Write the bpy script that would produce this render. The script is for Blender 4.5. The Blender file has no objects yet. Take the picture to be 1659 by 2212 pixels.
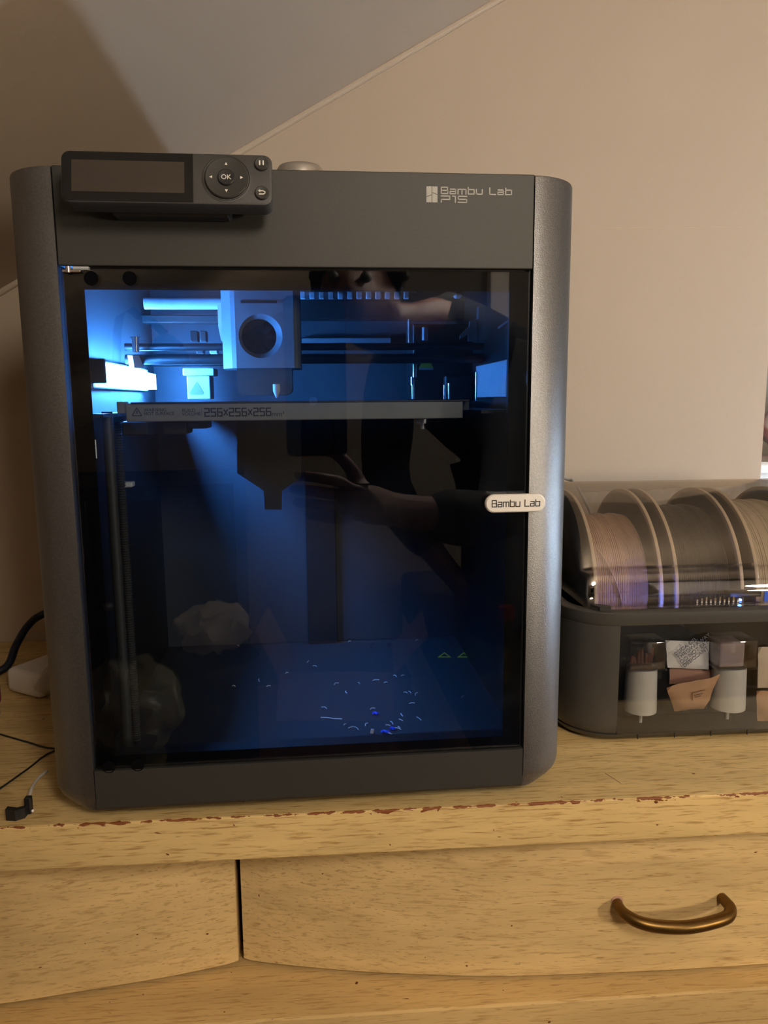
import bpy, bmesh, math, random
from math import sin, cos, pi, radians, sqrt, atan2
from mathutils import Vector, Matrix

scene = bpy.context.scene
C = bpy.context.collection
random.seed(7)

# ------------------------------------------------------------------ camera
TH = radians(1.3767)                       # the printer stands turned by this much on the dresser
CAM = Vector((0.01786, -0.52162, 0.30653))
YAW, PITCH, ROLL, FPX = radians(3.9431), radians(8.5741), radians(-0.495), 1600.265


def cam_axes(yaw):
    f = Vector((sin(yaw) * cos(PITCH), cos(yaw) * cos(PITCH), -sin(PITCH)))
    rt = Vector((cos(yaw), -sin(yaw), 0))
    up = rt.cross(f)
    return rt * cos(ROLL) + up * sin(ROLL), up * cos(ROLL) - rt * sin(ROLL), f


cr, cu, cf = cam_axes(YAW)
cd = bpy.data.cameras.new('camera')
cd.sensor_fit = 'HORIZONTAL'
cd.sensor_width = 36.0
cd.lens = FPX / 1659 * 36.0
cd.clip_start = 0.01
cam = bpy.data.objects.new('camera', cd)
C.objects.link(cam)
cam.matrix_world = Matrix(((cr.x, cu.x, -cf.x, CAM.x), (cr.y, cu.y, -cf.y, CAM.y), (cr.z, cu.z, -cf.z, CAM.z), (0, 0, 0, 1)))
scene.camera = cam

# ------------------------------------------------------------------ world, exposure, lamp strengths
wd = bpy.data.worlds.new('night')
wd.use_nodes = True
wd.node_tree.nodes['Background'].inputs[0].default_value = (0.02, 0.03, 0.05, 1)
wd.node_tree.nodes['Background'].inputs[1].default_value = 0.3
scene.world = wd
vs = scene.view_settings
vs.view_transform = 'Standard'
vs.look = 'None'
vs.gamma = 1.0
vs.use_curve_mapping = False
vs.exposure = 0.0
cy = scene.cycles
cy.transparent_max_bounces = 12
cy.max_bounces = 6
cy.diffuse_bounces = 3
cy.glossy_bounces = 3
cy.transmission_bounces = 3
cy.caustics_reflective = False
cy.caustics_refractive = False
cy.sample_clamp_indirect = 4.0
cy.use_adaptive_sampling = True
cy.adaptive_threshold = 0.04
cy.light_sampling_threshold = 0.02
cy.use_light_tree = False
WARM = (1.0, 0.84, 0.62)
LAMP_W, LAMP_POS, LAMP_R = 32.0, Vector((1.16, -1.10, 0.32)), 0.07      # warm globe lamp across the room
CEIL_W, CEIL_POS, CEIL_R = 20.0, Vector((0.33, -0.93, 0.70)), 0.11        # warm ceiling globe
COOL_W, COOL_POS, COOL_R = 22.0, Vector((1.22, 0.02, 0.112)), 0.014      # small white lamp right of the filament box
LED_E = 400.0                                                              # blue-white strip in the printer


# ------------------------------------------------------------------ pixel measurements to places
def _ray(u, v, ax):
    r, up, f = ax
    return (f * FPX + r * (u - 829.5) - up * (v - 1106)).normalized()


AXW = cam_axes(YAW)
AXP = cam_axes(YAW + TH)
CAMP = Matrix.Rotation(-TH, 3, 'Z') @ CAM


def pp(u, v, Y):        # point at depth Y in the printer's own frame
    d = _ray(u, v, AXP)
    return CAMP + d * ((Y - CAMP.y) / d.y)


def ppx(u, v, X):
    d = _ray(u, v, AXP)
    return CAMP + d * ((X - CAMP.x) / d.x)


def ppz(u, v, Z):
    d = _ray(u, v, AXP)
    return CAMP + d * ((Z - CAMP.z) / d.z)


def pw(u, v, Y):        # point at depth Y in the room
    d = _ray(u, v, AXW)
    return CAM + d * ((Y - CAM.y) / d.y)


def pwz(u, v, Z):
    d = _ray(u, v, AXW)
    return CAM + d * ((Z - CAM.z) / d.z)


def tow(p):             # printer frame -> room
    return Matrix.Rotation(TH, 3, 'Z') @ Vector(p)


def mir(u, v, Y):       # place behind the camera whose reflection in the door is seen at that pixel
    p = pp(u, v, Y)
    return tow((p.x, -Y, p.z))


# ------------------------------------------------------------------ materials
MATS = {}


def srgb(r, g, b):
    f = lambda c: c / 12.92 if c <= 0.04045 else ((c + 0.055) / 1.055) ** 2.4
    return (f(r / 255), f(g / 255), f(b / 255), 1)


def nmat(name):
    m = bpy.data.materials.new(name)
    m.use_nodes = True
    MATS[name] = m
    nt = m.node_tree
    return m, nt, nt.nodes, nt.links, nt.nodes['Principled BSDF']


def mat(name, col, rough=0.5, metal=0.0, var=0.06, vscale=60.0, bump=0.0, bscale=300.0, spec=0.5, stretch=None):
    m, nt, N, L, b = nmat(name)
    b.inputs['Roughness'].default_value = rough
    b.inputs['Metallic'].default_value = metal
    b.inputs['Specular IOR Level'].default_value = spec
    tc = N.new('ShaderNodeTexCoord')
    src = tc.outputs['Object']
    if stretch:
        mp = N.new('ShaderNodeMapping')
        mp.inputs['Scale'].default_value = stretch
        L.new(src, mp.inputs[0])
        src = mp.outputs[0]
    n = N.new('ShaderNodeTexNoise')
    n.inputs['Scale'].default_value = vscale
    n.inputs['Detail'].default_value = 3
    L.new(src, n.inputs['Vector'])
    r = N.new('ShaderNodeValToRGB')
    c = Vector(col[:3])
    r.color_ramp.elements[0].position = 0.3
    r.color_ramp.elements[1].position = 0.7
    r.color_ramp.elements[0].color = (*(c * (1 - var)), 1)
    r.color_ramp.elements[1].color = (*[min(1, x * (1 + var)) for x in c], 1)
    L.new(n.outputs['Fac'], r.inputs[0])
    L.new(r.outputs[0], b.inputs['Base Color'])
    if bump:
        n2 = N.new('ShaderNodeTexNoise')
        n2.inputs['Scale'].default_value = bscale
        L.new(src, n2.inputs['Vector'])
        bp = N.new('ShaderNodeBump')
        bp.inputs['Strength'].default_value = bump
        bp.inputs['Distance'].default_value = 0.002
        L.new(n2.outputs['Fac'], bp.inputs['Height'])
        L.new(bp.outputs[0], b.inputs['Normal'])
    return m


def emis(name, col, s):
    m, nt, N, L, b = nmat(name)
    b.inputs['Base Color'].default_value = (0.8, 0.8, 0.8, 1)
    b.inputs['Emission Color'].default_value = (*col[:3], 1)
    b.inputs['Emission Strength'].default_value = s
    return m


def glass(name, tint=(1, 1, 1), f0=0.04, rough=0.0, haze=0.0, hazecol=(0.8, 0.8, 0.8), gloss=(1, 1, 1)):
    m, nt, N, L, b = nmat(name)
    N.remove(b)
    out = N['Material Output']
    tr = N.new('ShaderNodeBsdfTransparent')
    tr.inputs[0].default_value = (*tint, 1)
    gl = N.new('ShaderNodeBsdfGlossy')
    gl.inputs['Color'].default_value = (*gloss, 1)
    gl.inputs['Roughness'].default_value = rough
    lw = N.new('ShaderNodeLayerWeight')
    lw.inputs[0].default_value = 0.5
    pw_ = N.new('ShaderNodeMath')
    pw_.operation = 'POWER'
    pw_.inputs[1].default_value = 5
    L.new(lw.outputs['Facing'], pw_.inputs[0])
    ma = N.new('ShaderNodeMath')
    ma.operation = 'MULTIPLY_ADD'
    ma.inputs[1].default_value = 1 - f0
    ma.inputs[2].default_value = f0
    L.new(pw_.outputs[0], ma.inputs[0])
    mx = N.new('ShaderNodeMixShader')
    L.new(ma.outputs[0], mx.inputs[0])
    L.new(gl.outputs[0], mx.inputs[2])
    if haze:
        tl = N.new('ShaderNodeBsdfTranslucent')
        tl.inputs[0].default_value = (*hazecol, 1)
        n = N.new('ShaderNodeTexNoise')
        n.inputs['Scale'].default_value = 35
        tc = N.new('ShaderNodeTexCoord')
        L.new(tc.outputs['Object'], n.inputs['Vector'])
        mu = N.new('ShaderNodeMath')
        mu.operation = 'MULTIPLY'
        mu.inputs[1].default_value = haze * 2
        L.new(n.outputs['Fac'], mu.inputs[0])
        m2 = N.new('ShaderNodeMixShader')
        L.new(mu.outputs[0], m2.inputs[0])
        L.new(tr.outputs[0], m2.inputs[1])
        L.new(tl.outputs[0], m2.inputs[2])
        L.new(m2.outputs[0], mx.inputs[1])
    else:
        L.new(tr.outputs[0], mx.inputs[1])
    L.new(mx.outputs[0], out.inputs[0])
    return m


def wood(name, base, dark, seed=0.0, edge_y=None, edge_z=None, tilt=0.0, dash=0.55):
    m, nt, N, L, b = nmat(name)
    b.inputs['Roughness'].default_value = 0.5
    b.inputs['Specular IOR Level'].default_value = 0.3
    tc = N.new('ShaderNodeTexCoord')

    def noise(scale, detail=3.0, dist=0.0, rot=tilt):
        mp = N.new('ShaderNodeMapping')
        mp.inputs['Location'].default_value = (seed, seed * 2, seed * 3)
        mp.inputs['Rotation'].default_value = (0, rot, 0)
        mp.inputs['Scale'].default_value = scale
        L.new(tc.outputs['Object'], mp.inputs[0])
        n = N.new('ShaderNodeTexNoise')
        n.inputs['Scale'].default_value = 1.0
        n.inputs['Detail'].default_value = detail
        n.inputs['Distortion'].default_value = dist
        L.new(mp.outputs[0], n.inputs['Vector'])
        return n.outputs['Fac']

    def ramp(fac, p0, c0, p1, c1):
        r = N.new('ShaderNodeValToRGB')
        r.color_ramp.elements[0].position = p0
        r.color_ramp.elements[0].color = c0
        r.color_ramp.elements[1].position = p1
        r.color_ramp.elements[1].color = c1
        L.new(fac, r.inputs[0])
        return r.outputs[0]

    def mix(fac, a, c, mode='MIX'):
        x = N.new('ShaderNodeMix')
        x.data_type = 'RGBA'
        x.blend_type = mode
        if isinstance(fac, float):
            x.inputs[0].default_value = fac
        else:
            L.new(fac, x.inputs[0])
        for i, q in ((6, a), (7, c)):
            if isinstance(q, tuple):
                x.inputs[i].default_value = q
            else:
                L.new(q, x.inputs[i])
        return x.outputs[2]

    lo = tuple(x * 0.86 for x in base[:3]) + (1,)
    hi = tuple(min(1, x * 1.1) for x in base[:3]) + (1,)
    col = ramp(noise((5, 40, 40), 5, 0.6), 0.32, lo, 0.68, hi)
    streak = ramp(noise((42, 430, 430), 3, 0.3), 0.52, (0, 0, 0, 1), 0.72, (1, 1, 1, 1))
    mu = N.new('ShaderNodeMath')
    mu.operation = 'MULTIPLY'
    mu.inputs[1].default_value = dash
    L.new(streak, mu.inputs[0])
    col = mix(mu.outputs[0], col, dark)
    pores = ramp(noise((75, 900, 900), 1), 0.66, (0, 0, 0, 1), 0.74, (1, 1, 1, 1))
    mu = N.new('ShaderNodeMath')
    mu.operation = 'MULTIPLY'
    mu.inputs[1].default_value = 0.55
    L.new(pores, mu.inputs[0])
    col = mix(mu.outputs[0], col, tuple(x * 0.55 for x in dark[:3]) + (1,))
    spots = ramp(noise((150, 240, 240), 0), 0.87, (0, 0, 0, 1), 0.88, (1, 1, 1, 1))
    col = mix(spots, col, srgb(105, 58, 30))
    if edge_y is not None:      # paint chipped to red-brown wood along the front top edge
        sp = N.new('ShaderNodeSeparateXYZ')
        L.new(tc.outputs['Object'], sp.inputs[0])
        nz = noise((120, 260, 260), 4, 0, 0)

        def mth(op, a, c=0.0, c2=None):
            x = N.new('ShaderNodeMath')
            x.operation = op
            for i, q in enumerate((a, c) if c2 is None else (a, c, c2)):
                if isinstance(q, (int, float)):
                    x.inputs[i].default_value = q
                else:
                    L.new(q, x.inputs[i])
            return x.outputs[0]
        dy = mth('SUBTRACT', sp.outputs['Y'], edge_y)
        dz = mth('SUBTRACT', edge_z, sp.outputs['Z'])
        d = mth('ADD', dy, dz)
        lim = mth('MULTIPLY_ADD', mth('POWER', nz, 4.0), 0.012, 0.0003)
        worn = mth('LESS_THAN', d, lim)
        col = mix(worn, col, srgb(128, 74, 40))
    L.new(col, b.inputs['Base Color'])
    bp = N.new('ShaderNodeBump')
    bp.inputs['Strength'].default_value = 0.25
    bp.inputs['Distance'].default_value = 0.0006
    L.new(streak, bp.inputs['Height'])
    bp.invert = True
    L.new(bp.outputs[0], b.inputs['Normal'])
    return m


def wallmat(name, col, crack=None):
    m, nt, N, L, b = nmat(name)
    b.inputs['Roughness'].default_value = 0.75
    b.inputs['Specular IOR Level'].default_value = 0.25
    tc = N.new('ShaderNodeTexCoord')
    n = N.new('ShaderNodeTexNoise')
    n.inputs['Scale'].default_value = 5
    n.inputs['Detail'].default_value = 5
    L.new(tc.outputs['Object'], n.inputs['Vector'])
    r = N.new('ShaderNodeValToRGB')
    r.color_ramp.elements[0].position = 0.3
    r.color_ramp.elements[1].position = 0.7
    r.color_ramp.elements[0].color = tuple(x * 0.95 for x in col[:3]) + (1,)
    r.color_ramp.elements[1].color = col
    L.new(n.outputs['Fac'], r.inputs[0])
    n2 = N.new('ShaderNodeTexNoise')
    n2.inputs['Scale'].default_value = 140
    n2.inputs['Detail'].default_value = 4
    L.new(tc.outputs['Object'], n2.inputs['Vector'])
    bp = N.new('ShaderNodeBump')
    bp.inputs['Strength'].default_value = 0.12
    bp.inputs['Distance'].default_value = 0.002
    L.new(n2.outputs['Fac'], bp.inputs['Height'])
    L.new(bp.outputs[0], b.inputs['Normal'])
    L.new(r.outputs[0], b.inputs['Base Color'])
    return m


M_wall = wallmat('wall_paint', srgb(192, 175, 156))
M_ceil = wallmat('ceiling_paint', srgb(192, 177, 160))
M_floor = wood('floor_wood', srgb(164, 128, 92), srgb(110, 80, 52), 3.0)
M_slab = wood('slab_wood', srgb(218, 188, 130), srgb(150, 108, 52), 0.0, -0.0022, 0.0, 0.0, 0.75)
M_drawer = wood('drawer_wood', srgb(216, 186, 132), srgb(150, 110, 58), 5.0, None, None, radians(4), 0.5)
M_rail = wood('rail_wood', srgb(210, 178, 122), srgb(146, 104, 52), 9.0, None, None, 0, 0.45)
M_dark = mat('dark_gap', (0.01, 0.01, 0.01, 1), 0.8)
M_metal = mat('anodised_grey_metal', srgb(126, 126, 128), 0.40, 0.92, 0.12, 700, 0.16, 1500)
M_panel = mat('matt_grey_panel', srgb(60, 59, 57), 0.55, 0.4, 0.05, 600, 0.08, 2500)
M_black = mat('black_plastic', srgb(26, 26, 27), 0.45, 0, 0.1, 300, 0.08, 1500)
M_dgrey = mat('dark_grey_plastic', srgb(54, 53, 52), 0.5, 0, 0.05, 300, 0.1, 1800)
M_grey = mat('grey_plastic', srgb(120, 122, 124), 0.5)
M_lgrey = mat('light_grey_plastic', srgb(190, 192, 194), 0.45)
M_white = mat('white_plastic', srgb(232, 228, 224), 0.35)
M_chrome = mat('polished_steel', srgb(215, 215, 215), 0.16, 1.0)
M_alu = mat('brushed_aluminium', srgb(190, 190, 192), 0.35, 0.9)
M_brass = mat('aged_brass', srgb(112, 86, 46), 0.36, 0.9, 0.15, 90)
M_letter = mat('silver_lettering', srgb(158, 156, 151), 0.5)
M_ink = mat('dark_ink', srgb(30, 30, 32), 0.6)
M_doorglass = glass('door_glass', (0.78, 0.81, 0.84), 0.052, 0.0, 0.003, (0.8, 0.85, 0.9))  # translucent haze put in for the glow around the light strip
M_border = mat('black_ceramic_border', (0.004, 0.004, 0.005, 1), 0.9, spec=0.0)
M_lid = glass('clear_lid_plastic', (0.88, 0.87, 0.86), 0.11, 0.02, 0.008)
M_clear = glass('clear_window_plastic', (0.90, 0.90, 0.90), 0.05, 0.03)
M_clearbox = glass('clear_box_plastic', (0.93, 0.93, 0.94), 0.09, 0.06)
M_led = emis('led_light', (0.06, 0.30, 1.0), LED_E)
M_liner = mat('chamber_liner', srgb(50, 52, 54), 0.55, 0.0, 0.06, 200)
M_back = mat('chamber_back_plate', srgb(68, 70, 74), 0.5, 0.2, 0.05, 300)
M_bed = mat('bed_front_strip', srgb(126, 126, 125), 0.5)


# ------------------------------------------------------------------ mesh helpers
def NB():
    return bmesh.new()


def obj(name, bm, m, parent=None, smooth=False, loc=None, kind=None, label=None):
    me = bpy.data.meshes.new(name)
    bmesh.ops.recalc_face_normals(bm, faces=bm.faces[:])
    bm.to_mesh(me)
    bm.free()
    me.materials.append(m)
    if smooth:
        me.polygons.foreach_set('use_smooth', [True] * len(me.polygons))
        try:
            me.set_sharp_from_angle(angle=radians(40))
        except Exception:
            pass
    o = bpy.data.objects.new(name, me)
    C.objects.link(o)
    if parent is not None:
        o.parent = parent
    if loc is not None:
        o.location = loc
    if kind:
        o['kind'] = kind
    if label:
        o['label'] = label
    return o


def tag(o, label, cat, group=None, kind=None):
    o['label'] = label
    o['category'] = cat
    if group:
        o['group'] = group
    if kind:
        o['kind'] = kind
    return o


def thing(name, label, cat, loc=(0, 0, 0), rz=0.0, group=None):
    o = bpy.data.objects.new(name, None)
    o.empty_display_size = 0.02
    C.objects.link(o)
    o.location = loc
    o.rotation_euler = (0, 0, rz)
    return tag(o, label, cat, group)


def struct(name, bm, m):
    o = obj(name, bm, m)
    o['kind'] = 'structure'
    return o


def box(bm, x0, x1, y0, y1, z0, z1, bev=0.0, seg=2, edges='all'):
    r = bmesh.ops.create_cube(bm, size=1.0)
    vs_ = r['verts']
    for v in vs_:
        v.co = Vector(((x0 + x1) / 2 + v.co.x * (x1 - x0), (y0 + y1) / 2 + v.co.y * (y1 - y0), (z0 + z1) / 2 + v.co.z * (z1 - z0)))
    if bev:
        es = list({e for v in vs_ for e in v.link_edges})
        if edges != 'all':
            ax = 'xyz'.index(edges)
            es = [e for e in es if abs((e.verts[0].co - e.verts[1].co)[ax]) > 1e-6]
        bmesh.ops.bevel(bm, geom=es, offset=bev, segments=seg, profile=0.5, affect='EDGES')
    return bm


def bx(*a, **k):
    return box(NB(), *a, **k)


def prism(bm, pts, axis, a, b):
    """polygon pts (2-D) extruded along axis from a to b"""
    def P(p, t):
        if axis == 'x':
            return Vector((t, p[0], p[1]))
        if axis == 'y':
            return Vector((p[0], t, p[1]))
        return Vector((p[0], p[1], t))
    v0 = [bm.verts.new(P(p, a)) for p in pts]
    v1 = [bm.verts.new(P(p, b)) for p in pts]
    n = len(pts)
    bm.faces.new(v0)
    bm.faces.new(v1[::-1])
    for i in range(n):
        bm.faces.new((v0[i], v0[(i + 1) % n], v1[(i + 1) % n], v1[i]))
    return bm


def loft(bm, rings, closed=True, cap=True):
    vr = [[bm.verts.new(p) for p in r] for r in rings]
    n = len(rings[0])
    for a, b in zip(vr[:-1], vr[1:]):
        for i in range(n if closed else n - 1):
            j = (i + 1) % n
            bm.faces.new((a[i], a[j], b[j], b[i]))
    if cap and closed:
        bm.faces.new(vr[0][::-1])
        bm.faces.new(vr[-1])
    return bm


def lathe(bm, prof, c=(0, 0, 0), axis='z', n=32):
    """prof: (radius, along) pairs"""
    rings = []
    for r, h in prof:
        ring = []
        for k in range(n):
            a = 2 * pi * k / n
            p = (r * cos(a), r * sin(a), h)
            if axis == 'x':
                p = (p[2], p[0], p[1])
            elif axis == 'y':
                p = (p[0], p[2], p[1])
            ring.append(Vector(p) + Vector(c))
        rings.append(ring)
    return loft(bm, rings)


def cyl(bm, p0, p1, r, n=16, r1=None):
    return tube(bm, [p0, p1], [r, r if r1 is None else r1], n)


def tube(bm, pts, rad, n=10):
    pts = [Vector(p) for p in pts]
    if not isinstance(rad, (list, tuple)):
        rad = [rad] * len(pts)
    t0 = (pts[1] - pts[0]).normalized()
    u = t0.orthogonal().normalized()
    rings = []
    for i, p in enumerate(pts):
        t = (pts[min(i + 1, len(pts) - 1)] - pts[max(i - 1, 0)]).normalized()
        u = (u - t * u.dot(t)).normalized()
        w = t.cross(u)
        rings.append([p + (u * cos(2 * pi * k / n) + w * sin(2 * pi * k / n)) * rad[i] for k in range(n)])
    return loft(bm, rings)


def smooth_path(pts, k=6):
    pts = [Vector(p) for p in pts]
    P = [pts[0] * 2 - pts[1]] + pts + [pts[-1] * 2 - pts[-2]]
    out = []
    for i in range(1, len(P) - 2):
        for j in range(k):
            t = j / k
            a, b, c, d = P[i - 1:i + 3]
            out.append(0.5 * ((2 * b) + (c - a) * t + (2 * a - 5 * b + 4 * c - d) * t * t + (3 * b - a - 3 * c + d) * t ** 3))
    out.append(pts[-1])
    return out


def rrect(x0, x1, y0, y1, r, n=6):
    pts = []
    for cx, cy, a0 in ((x1 - r, y1 - r, 0), (x0 + r, y1 - r, pi / 2), (x0 + r, y0 + r, pi), (x1 - r, y0 + r, 3 * pi / 2)):
        for k in range(n + 1):
            a = a0 + pi / 2 * k / n
            pts.append((cx + r * cos(a), cy + r * sin(a)))
    return pts


GLY = {
    'B': (1.0, [[(0, 0), (0, 1), (.95, 1), (.95, .53), (1, .47), (1, 0), (0, 0)], [(0, .5), (.97, .5)]]),
    'a': (.85, [[(.05, .72), (.85, .72), (.85, 0), (0, 0), (0, .38), (.85, .38)]]),
    'm': (1.2, [[(0, 0), (0, .72), (1.2, .72), (1.2, 0)], [(.6, .72), (.6, 0)]]),
    'b': (.9, [[(0, 1), (0, 0), (.9, 0), (.9, .72), (0, .72)]]),
    'u': (.9, [[(0, .72), (0, 0), (.9, 0), (.9, .72)]]),
    'L': (.9, [[(0, 1), (0, 0), (.9, 0)]]),
    'P': (1.1, [[(0, 1), (1.1, 1), (1.1, .45), (0, .45), (0, 0)]]),
    '1': (.35, [[(0, 1), (.35, 1), (.35, 0)]]),
    'S': (1.1, [[(1.1, 1), (0, 1), (0, .5), (1.1, .5), (1.1, 0), (0, 0)]]),
    '2': (.8, [[(0, 1), (.8, 1), (.8, .52), (0, .48), (0, 0), (.8, 0)]]),
    '5': (.8, [[(.8, 1), (0, 1), (0, .52), (.8, .52), (.8, 0), (0, 0)]]),
    '6': (.8, [[(.75, 1), (0, 1), (0, 0), (.8, 0), (.8, .52), (0, .52)]]),
    'x': (.6, [[(0, .15), (.6, .8)], [(0, .8), (.6, .15)]]),
    '|': (.1, [[(.05, -.05), (.05, 1.05)]]),
    ' ': (.45, []),
}


def strokes(bm, s, x0, z0, h, y, w=None, th=0.17, gap=0.32, dep=0.0002, slant=0.0):
    """block lettering drawn as thin bars in the x-z plane, facing -y"""
    tot = sum(GLY[c][0] for c in s) + gap * (len(s) - 1)
    sx = h if w is None else w / tot
    x = 0.0
    for c in s:
        adv, lines = GLY[c]
        for ln in lines:
            for (ax, az), (bx_, bz) in zip(ln[:-1], ln[1:]):
                a = Vector(((x + ax) * sx, az * h))
                b = Vector(((x + bx_) * sx, bz * h))
                d = (b - a).normalized()
                a = a - d * th * h / 2
                b = b + d * th * h / 2
                nrm = Vector((-d.y, d.x)) * th * h / 2
                q = [a + nrm, a - nrm, b - nrm, b + nrm]
                prism(bm, [(x0 + p.x, z0 + p.y) for p in q], 'y', y - dep, y)
        x += adv + gap
    return bm


def text_bm(s, size, dep=0.0001, align='LEFT', line=1.0):
    cu_ = bpy.data.curves.new('t', 'FONT')
    cu_.body = s
    cu_.size = size
    cu_.extrude = dep
    cu_.align_x = align
    cu_.space_line = line
    o = bpy.data.objects.new('t', cu_)
    C.objects.link(o)
    dg = bpy.context.evaluated_depsgraph_get()
    me = bpy.data.meshes.new_from_object(o.evaluated_get(dg))
    bm = NB()
    bm.from_mesh(me)
    bpy.data.objects.remove(o)
    bpy.data.curves.remove(cu_)
    bpy.data.meshes.remove(me)
    return bm


def xf(bm, mtx):
    bmesh.ops.transform(bm, matrix=mtx, verts=bm.verts[:])
    return bm


UP_XZ = Matrix.Rotation(pi / 2, 4, 'X')      # lays text into the x-z plane facing -y


def plate_hole(bm, x0, x1, z0, z1, cx, cz, r, y, n=48):
    """flat plate in x-z with a round hole"""
    angs = sorted(set([2 * pi * k / n for k in range(n)] + [atan2(zz - cz, xx - cx) % (2 * pi) for xx in (x0, x1) for zz in (z0, z1)]))
    o_, i_ = [], []
    for a in angs:
        dx, dz = cos(a), sin(a)
        t = min([((x1 if dx > 0 else x0) - cx) / dx if abs(dx) > 1e-9 else 1e9, ((z1 if dz > 0 else z0) - cz) / dz if abs(dz) > 1e-9 else 1e9])
        o_.append(bm.verts.new((cx + dx * t, y, cz + dz * t)))
        i_.append(bm.verts.new((cx + dx * r, y, cz + dz * r)))
    for k in range(len(angs)):
        j = (k + 1) % len(angs)
        bm.faces.new((o_[k], o_[j], i_[j], i_[k]))
    return bm


def crumple(bm, amp, freq=40.0, seed=0):
    from mathutils import noise
    for v in bm.verts:
        d = noise.noise_vector(v.co * freq + Vector((seed, seed * 1.7, seed * 2.3)))
        v.co += d * amp
    return bm


# ------------------------------------------------------------------ the room
WY = 0.442
SL = 0.56066                                   # ceiling slope
ceil_z = lambda x: 0.78283 + (x - 0.22424) * SL
FZ = -0.80
XL, XR, YF, ZT = -1.15, 2.3, -2.3, 1.55
XE = 0.597                                     # the wall behind ends here; an alcove lies beyond
xt = 0.22424 + (ZT - 0.78283) / SL

bm = NB()
prism(bm, [(XL, FZ), (XE, FZ), (XE, ceil_z(XE)), (XL, ceil_z(XL))], 'y', WY, WY + 0.08)
struct('wall_back', bm, M_wall)
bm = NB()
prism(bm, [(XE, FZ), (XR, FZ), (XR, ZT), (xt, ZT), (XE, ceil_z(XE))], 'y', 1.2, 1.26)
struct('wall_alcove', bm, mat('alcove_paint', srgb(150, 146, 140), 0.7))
struct('wall_end', bx(XE - 0.06, XE, WY + 0.08, 1.2, FZ, ceil_z(XE - 0.06)), M_wall)
th = 0.05
bm = NB()
prism(bm, [(XL - 0.05, ceil_z(XL - 0.05)), (xt, ZT), (xt, ZT + 0.06), (XL - 0.05, ceil_z(XL - 0.05) + 0.06)], 'y', YF, 1.26)
struct('ceiling', bm, M_ceil)
struct('ceiling_flat', bx(xt, XR, YF, 1.26, ZT, ZT + 0.06), M_ceil)
struct('wall_left', bx(XL - 0.06, XL, YF, WY, FZ, ceil_z(XL - 0.06)), M_wall)
struct('wall_right', bx(XR, XR + 0.06, YF, 1.26, FZ, ZT), M_wall)
struct('floor', bx(XL, XR, YF, 1.26, FZ - 0.05, FZ), M_floor)
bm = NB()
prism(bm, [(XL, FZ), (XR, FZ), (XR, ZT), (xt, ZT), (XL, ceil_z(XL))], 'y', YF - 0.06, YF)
struct('wall_front', bm, wallmat('wall_front_dimmed', srgb(112, 104, 94)))  # colour darkened to dim this unseen wall's reflection in the door
# rounded plaster bead where the slope meets the wall behind
bm = NB()
a = Vector((XL, WY - 0.0015, ceil_z(XL) - 0.002))
b = Vector((XE, WY - 0.0015, ceil_z(XE) - 0.002))
tube(bm, [a, b], 0.0045, 12)
struct('trim_1', bm, M_wall)
# hairline seam of the wall lining
bm = NB()
sp_ = [(pw(1238 + i * 26, 492.5 - i * 0.15 + (1.2 if i % 4 == 2 else 0) + random.uniform(-.5, .5), WY)) for i in range(15)]
tube(bm, sp_, [0.00022 + 0.0001 * (i % 3) for i in range(15)], 5)
o = struct('trim_2', bm, mat('seam_stain', srgb(205, 184, 160), 0.8))

# ------------------------------------------------------------------ dresser
FY = -0.0022
dr = thing('dresser', 'pale limed wooden dresser with bowed drawers carrying the printer', 'dresser', (0.1, 0.22, FZ))
dr_off = Vector((-0.1, -0.22, -FZ))


def dpart(name, bm, m, parent=None, smooth=False):
    if parent is None:
        xf(bm, Matrix.Translation(dr_off))
        # keep procedural coordinates in the room's own frame
        o = obj(name, bm, m, dr, smooth)
    else:
        xf(bm, Matrix.Translation(dr_off))
        o = obj(name, bm, m, parent, smooth)
    return o


DX0, DX1 = -0.62, 0.98
# the slab is authored so that its object space equals the room (its origin is offset back)
bm = NB()
box(bm, DX0, DX1, FY, WY - 0.002, -0.0352, 0.0, 0.0012, 2)
slab = obj('top_slab', bm, M_slab, dr)
slab.location = dr_off


def bow(pxs, z):
    return [(pwz(u, v, z).x, pwz(u, v, z).y) for u, v in pxs]


ZD = -0.169
left_pts = [(0, 2168), (180, 2140), (360, 2110), (515, 2078)]
mid_pts = [(527, 2072), (600, 2082), (750, 2096), (900, 2104), (1100, 2108), (1400, 2097), (1659, 2080)]
lp = bow(left_pts, ZD)
mp_ = bow(mid_pts, ZD)
# the bows go on beyond the frame, mirrored
cxm = 0.33
mid_curve = [p for p in mp_ if p[0] < cxm] + [(cxm, 0.0190)]
mid_curve = mid_curve + [(2 * cxm - x, y) for x, y in mid_curve[-2::-1]]
cxl = -0.335
left_curve = [(2 * cxl - x, y) for x, y in lp[::-1]] + [(cxl, 0.0235)] + lp
right_curve = [(2 * cxm - x, y) for x, y in left_curve[::-1] if 2 * cxm - x < DX1 - 0.02]


def resample(c, k=5):
    return [(p.x, p.y) for p in smooth_path([(x, y, 0) for x, y in c], k)]


def drawer(curve, clip0=None):
    c = resample(curve)
    if clip0 is not None:
        c = [p for p in c if p[0] > clip0]
    inner = [(x, y + 0.02) for x, y in c]
    bm = NB()
    prism(bm, c + inner[::-1], 'z', ZD, -0.0362)
    bmesh.ops.bevel(bm, geom=[e for e in bm.edges if all(abs(v.co.z - ZD) < 1e-6 for v in e.verts)], offset=0.0012, segments=2, affect='EDGES')
    o = obj('drawer', bm, M_drawer, dr)
    o.location = dr_off
    return o


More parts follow.
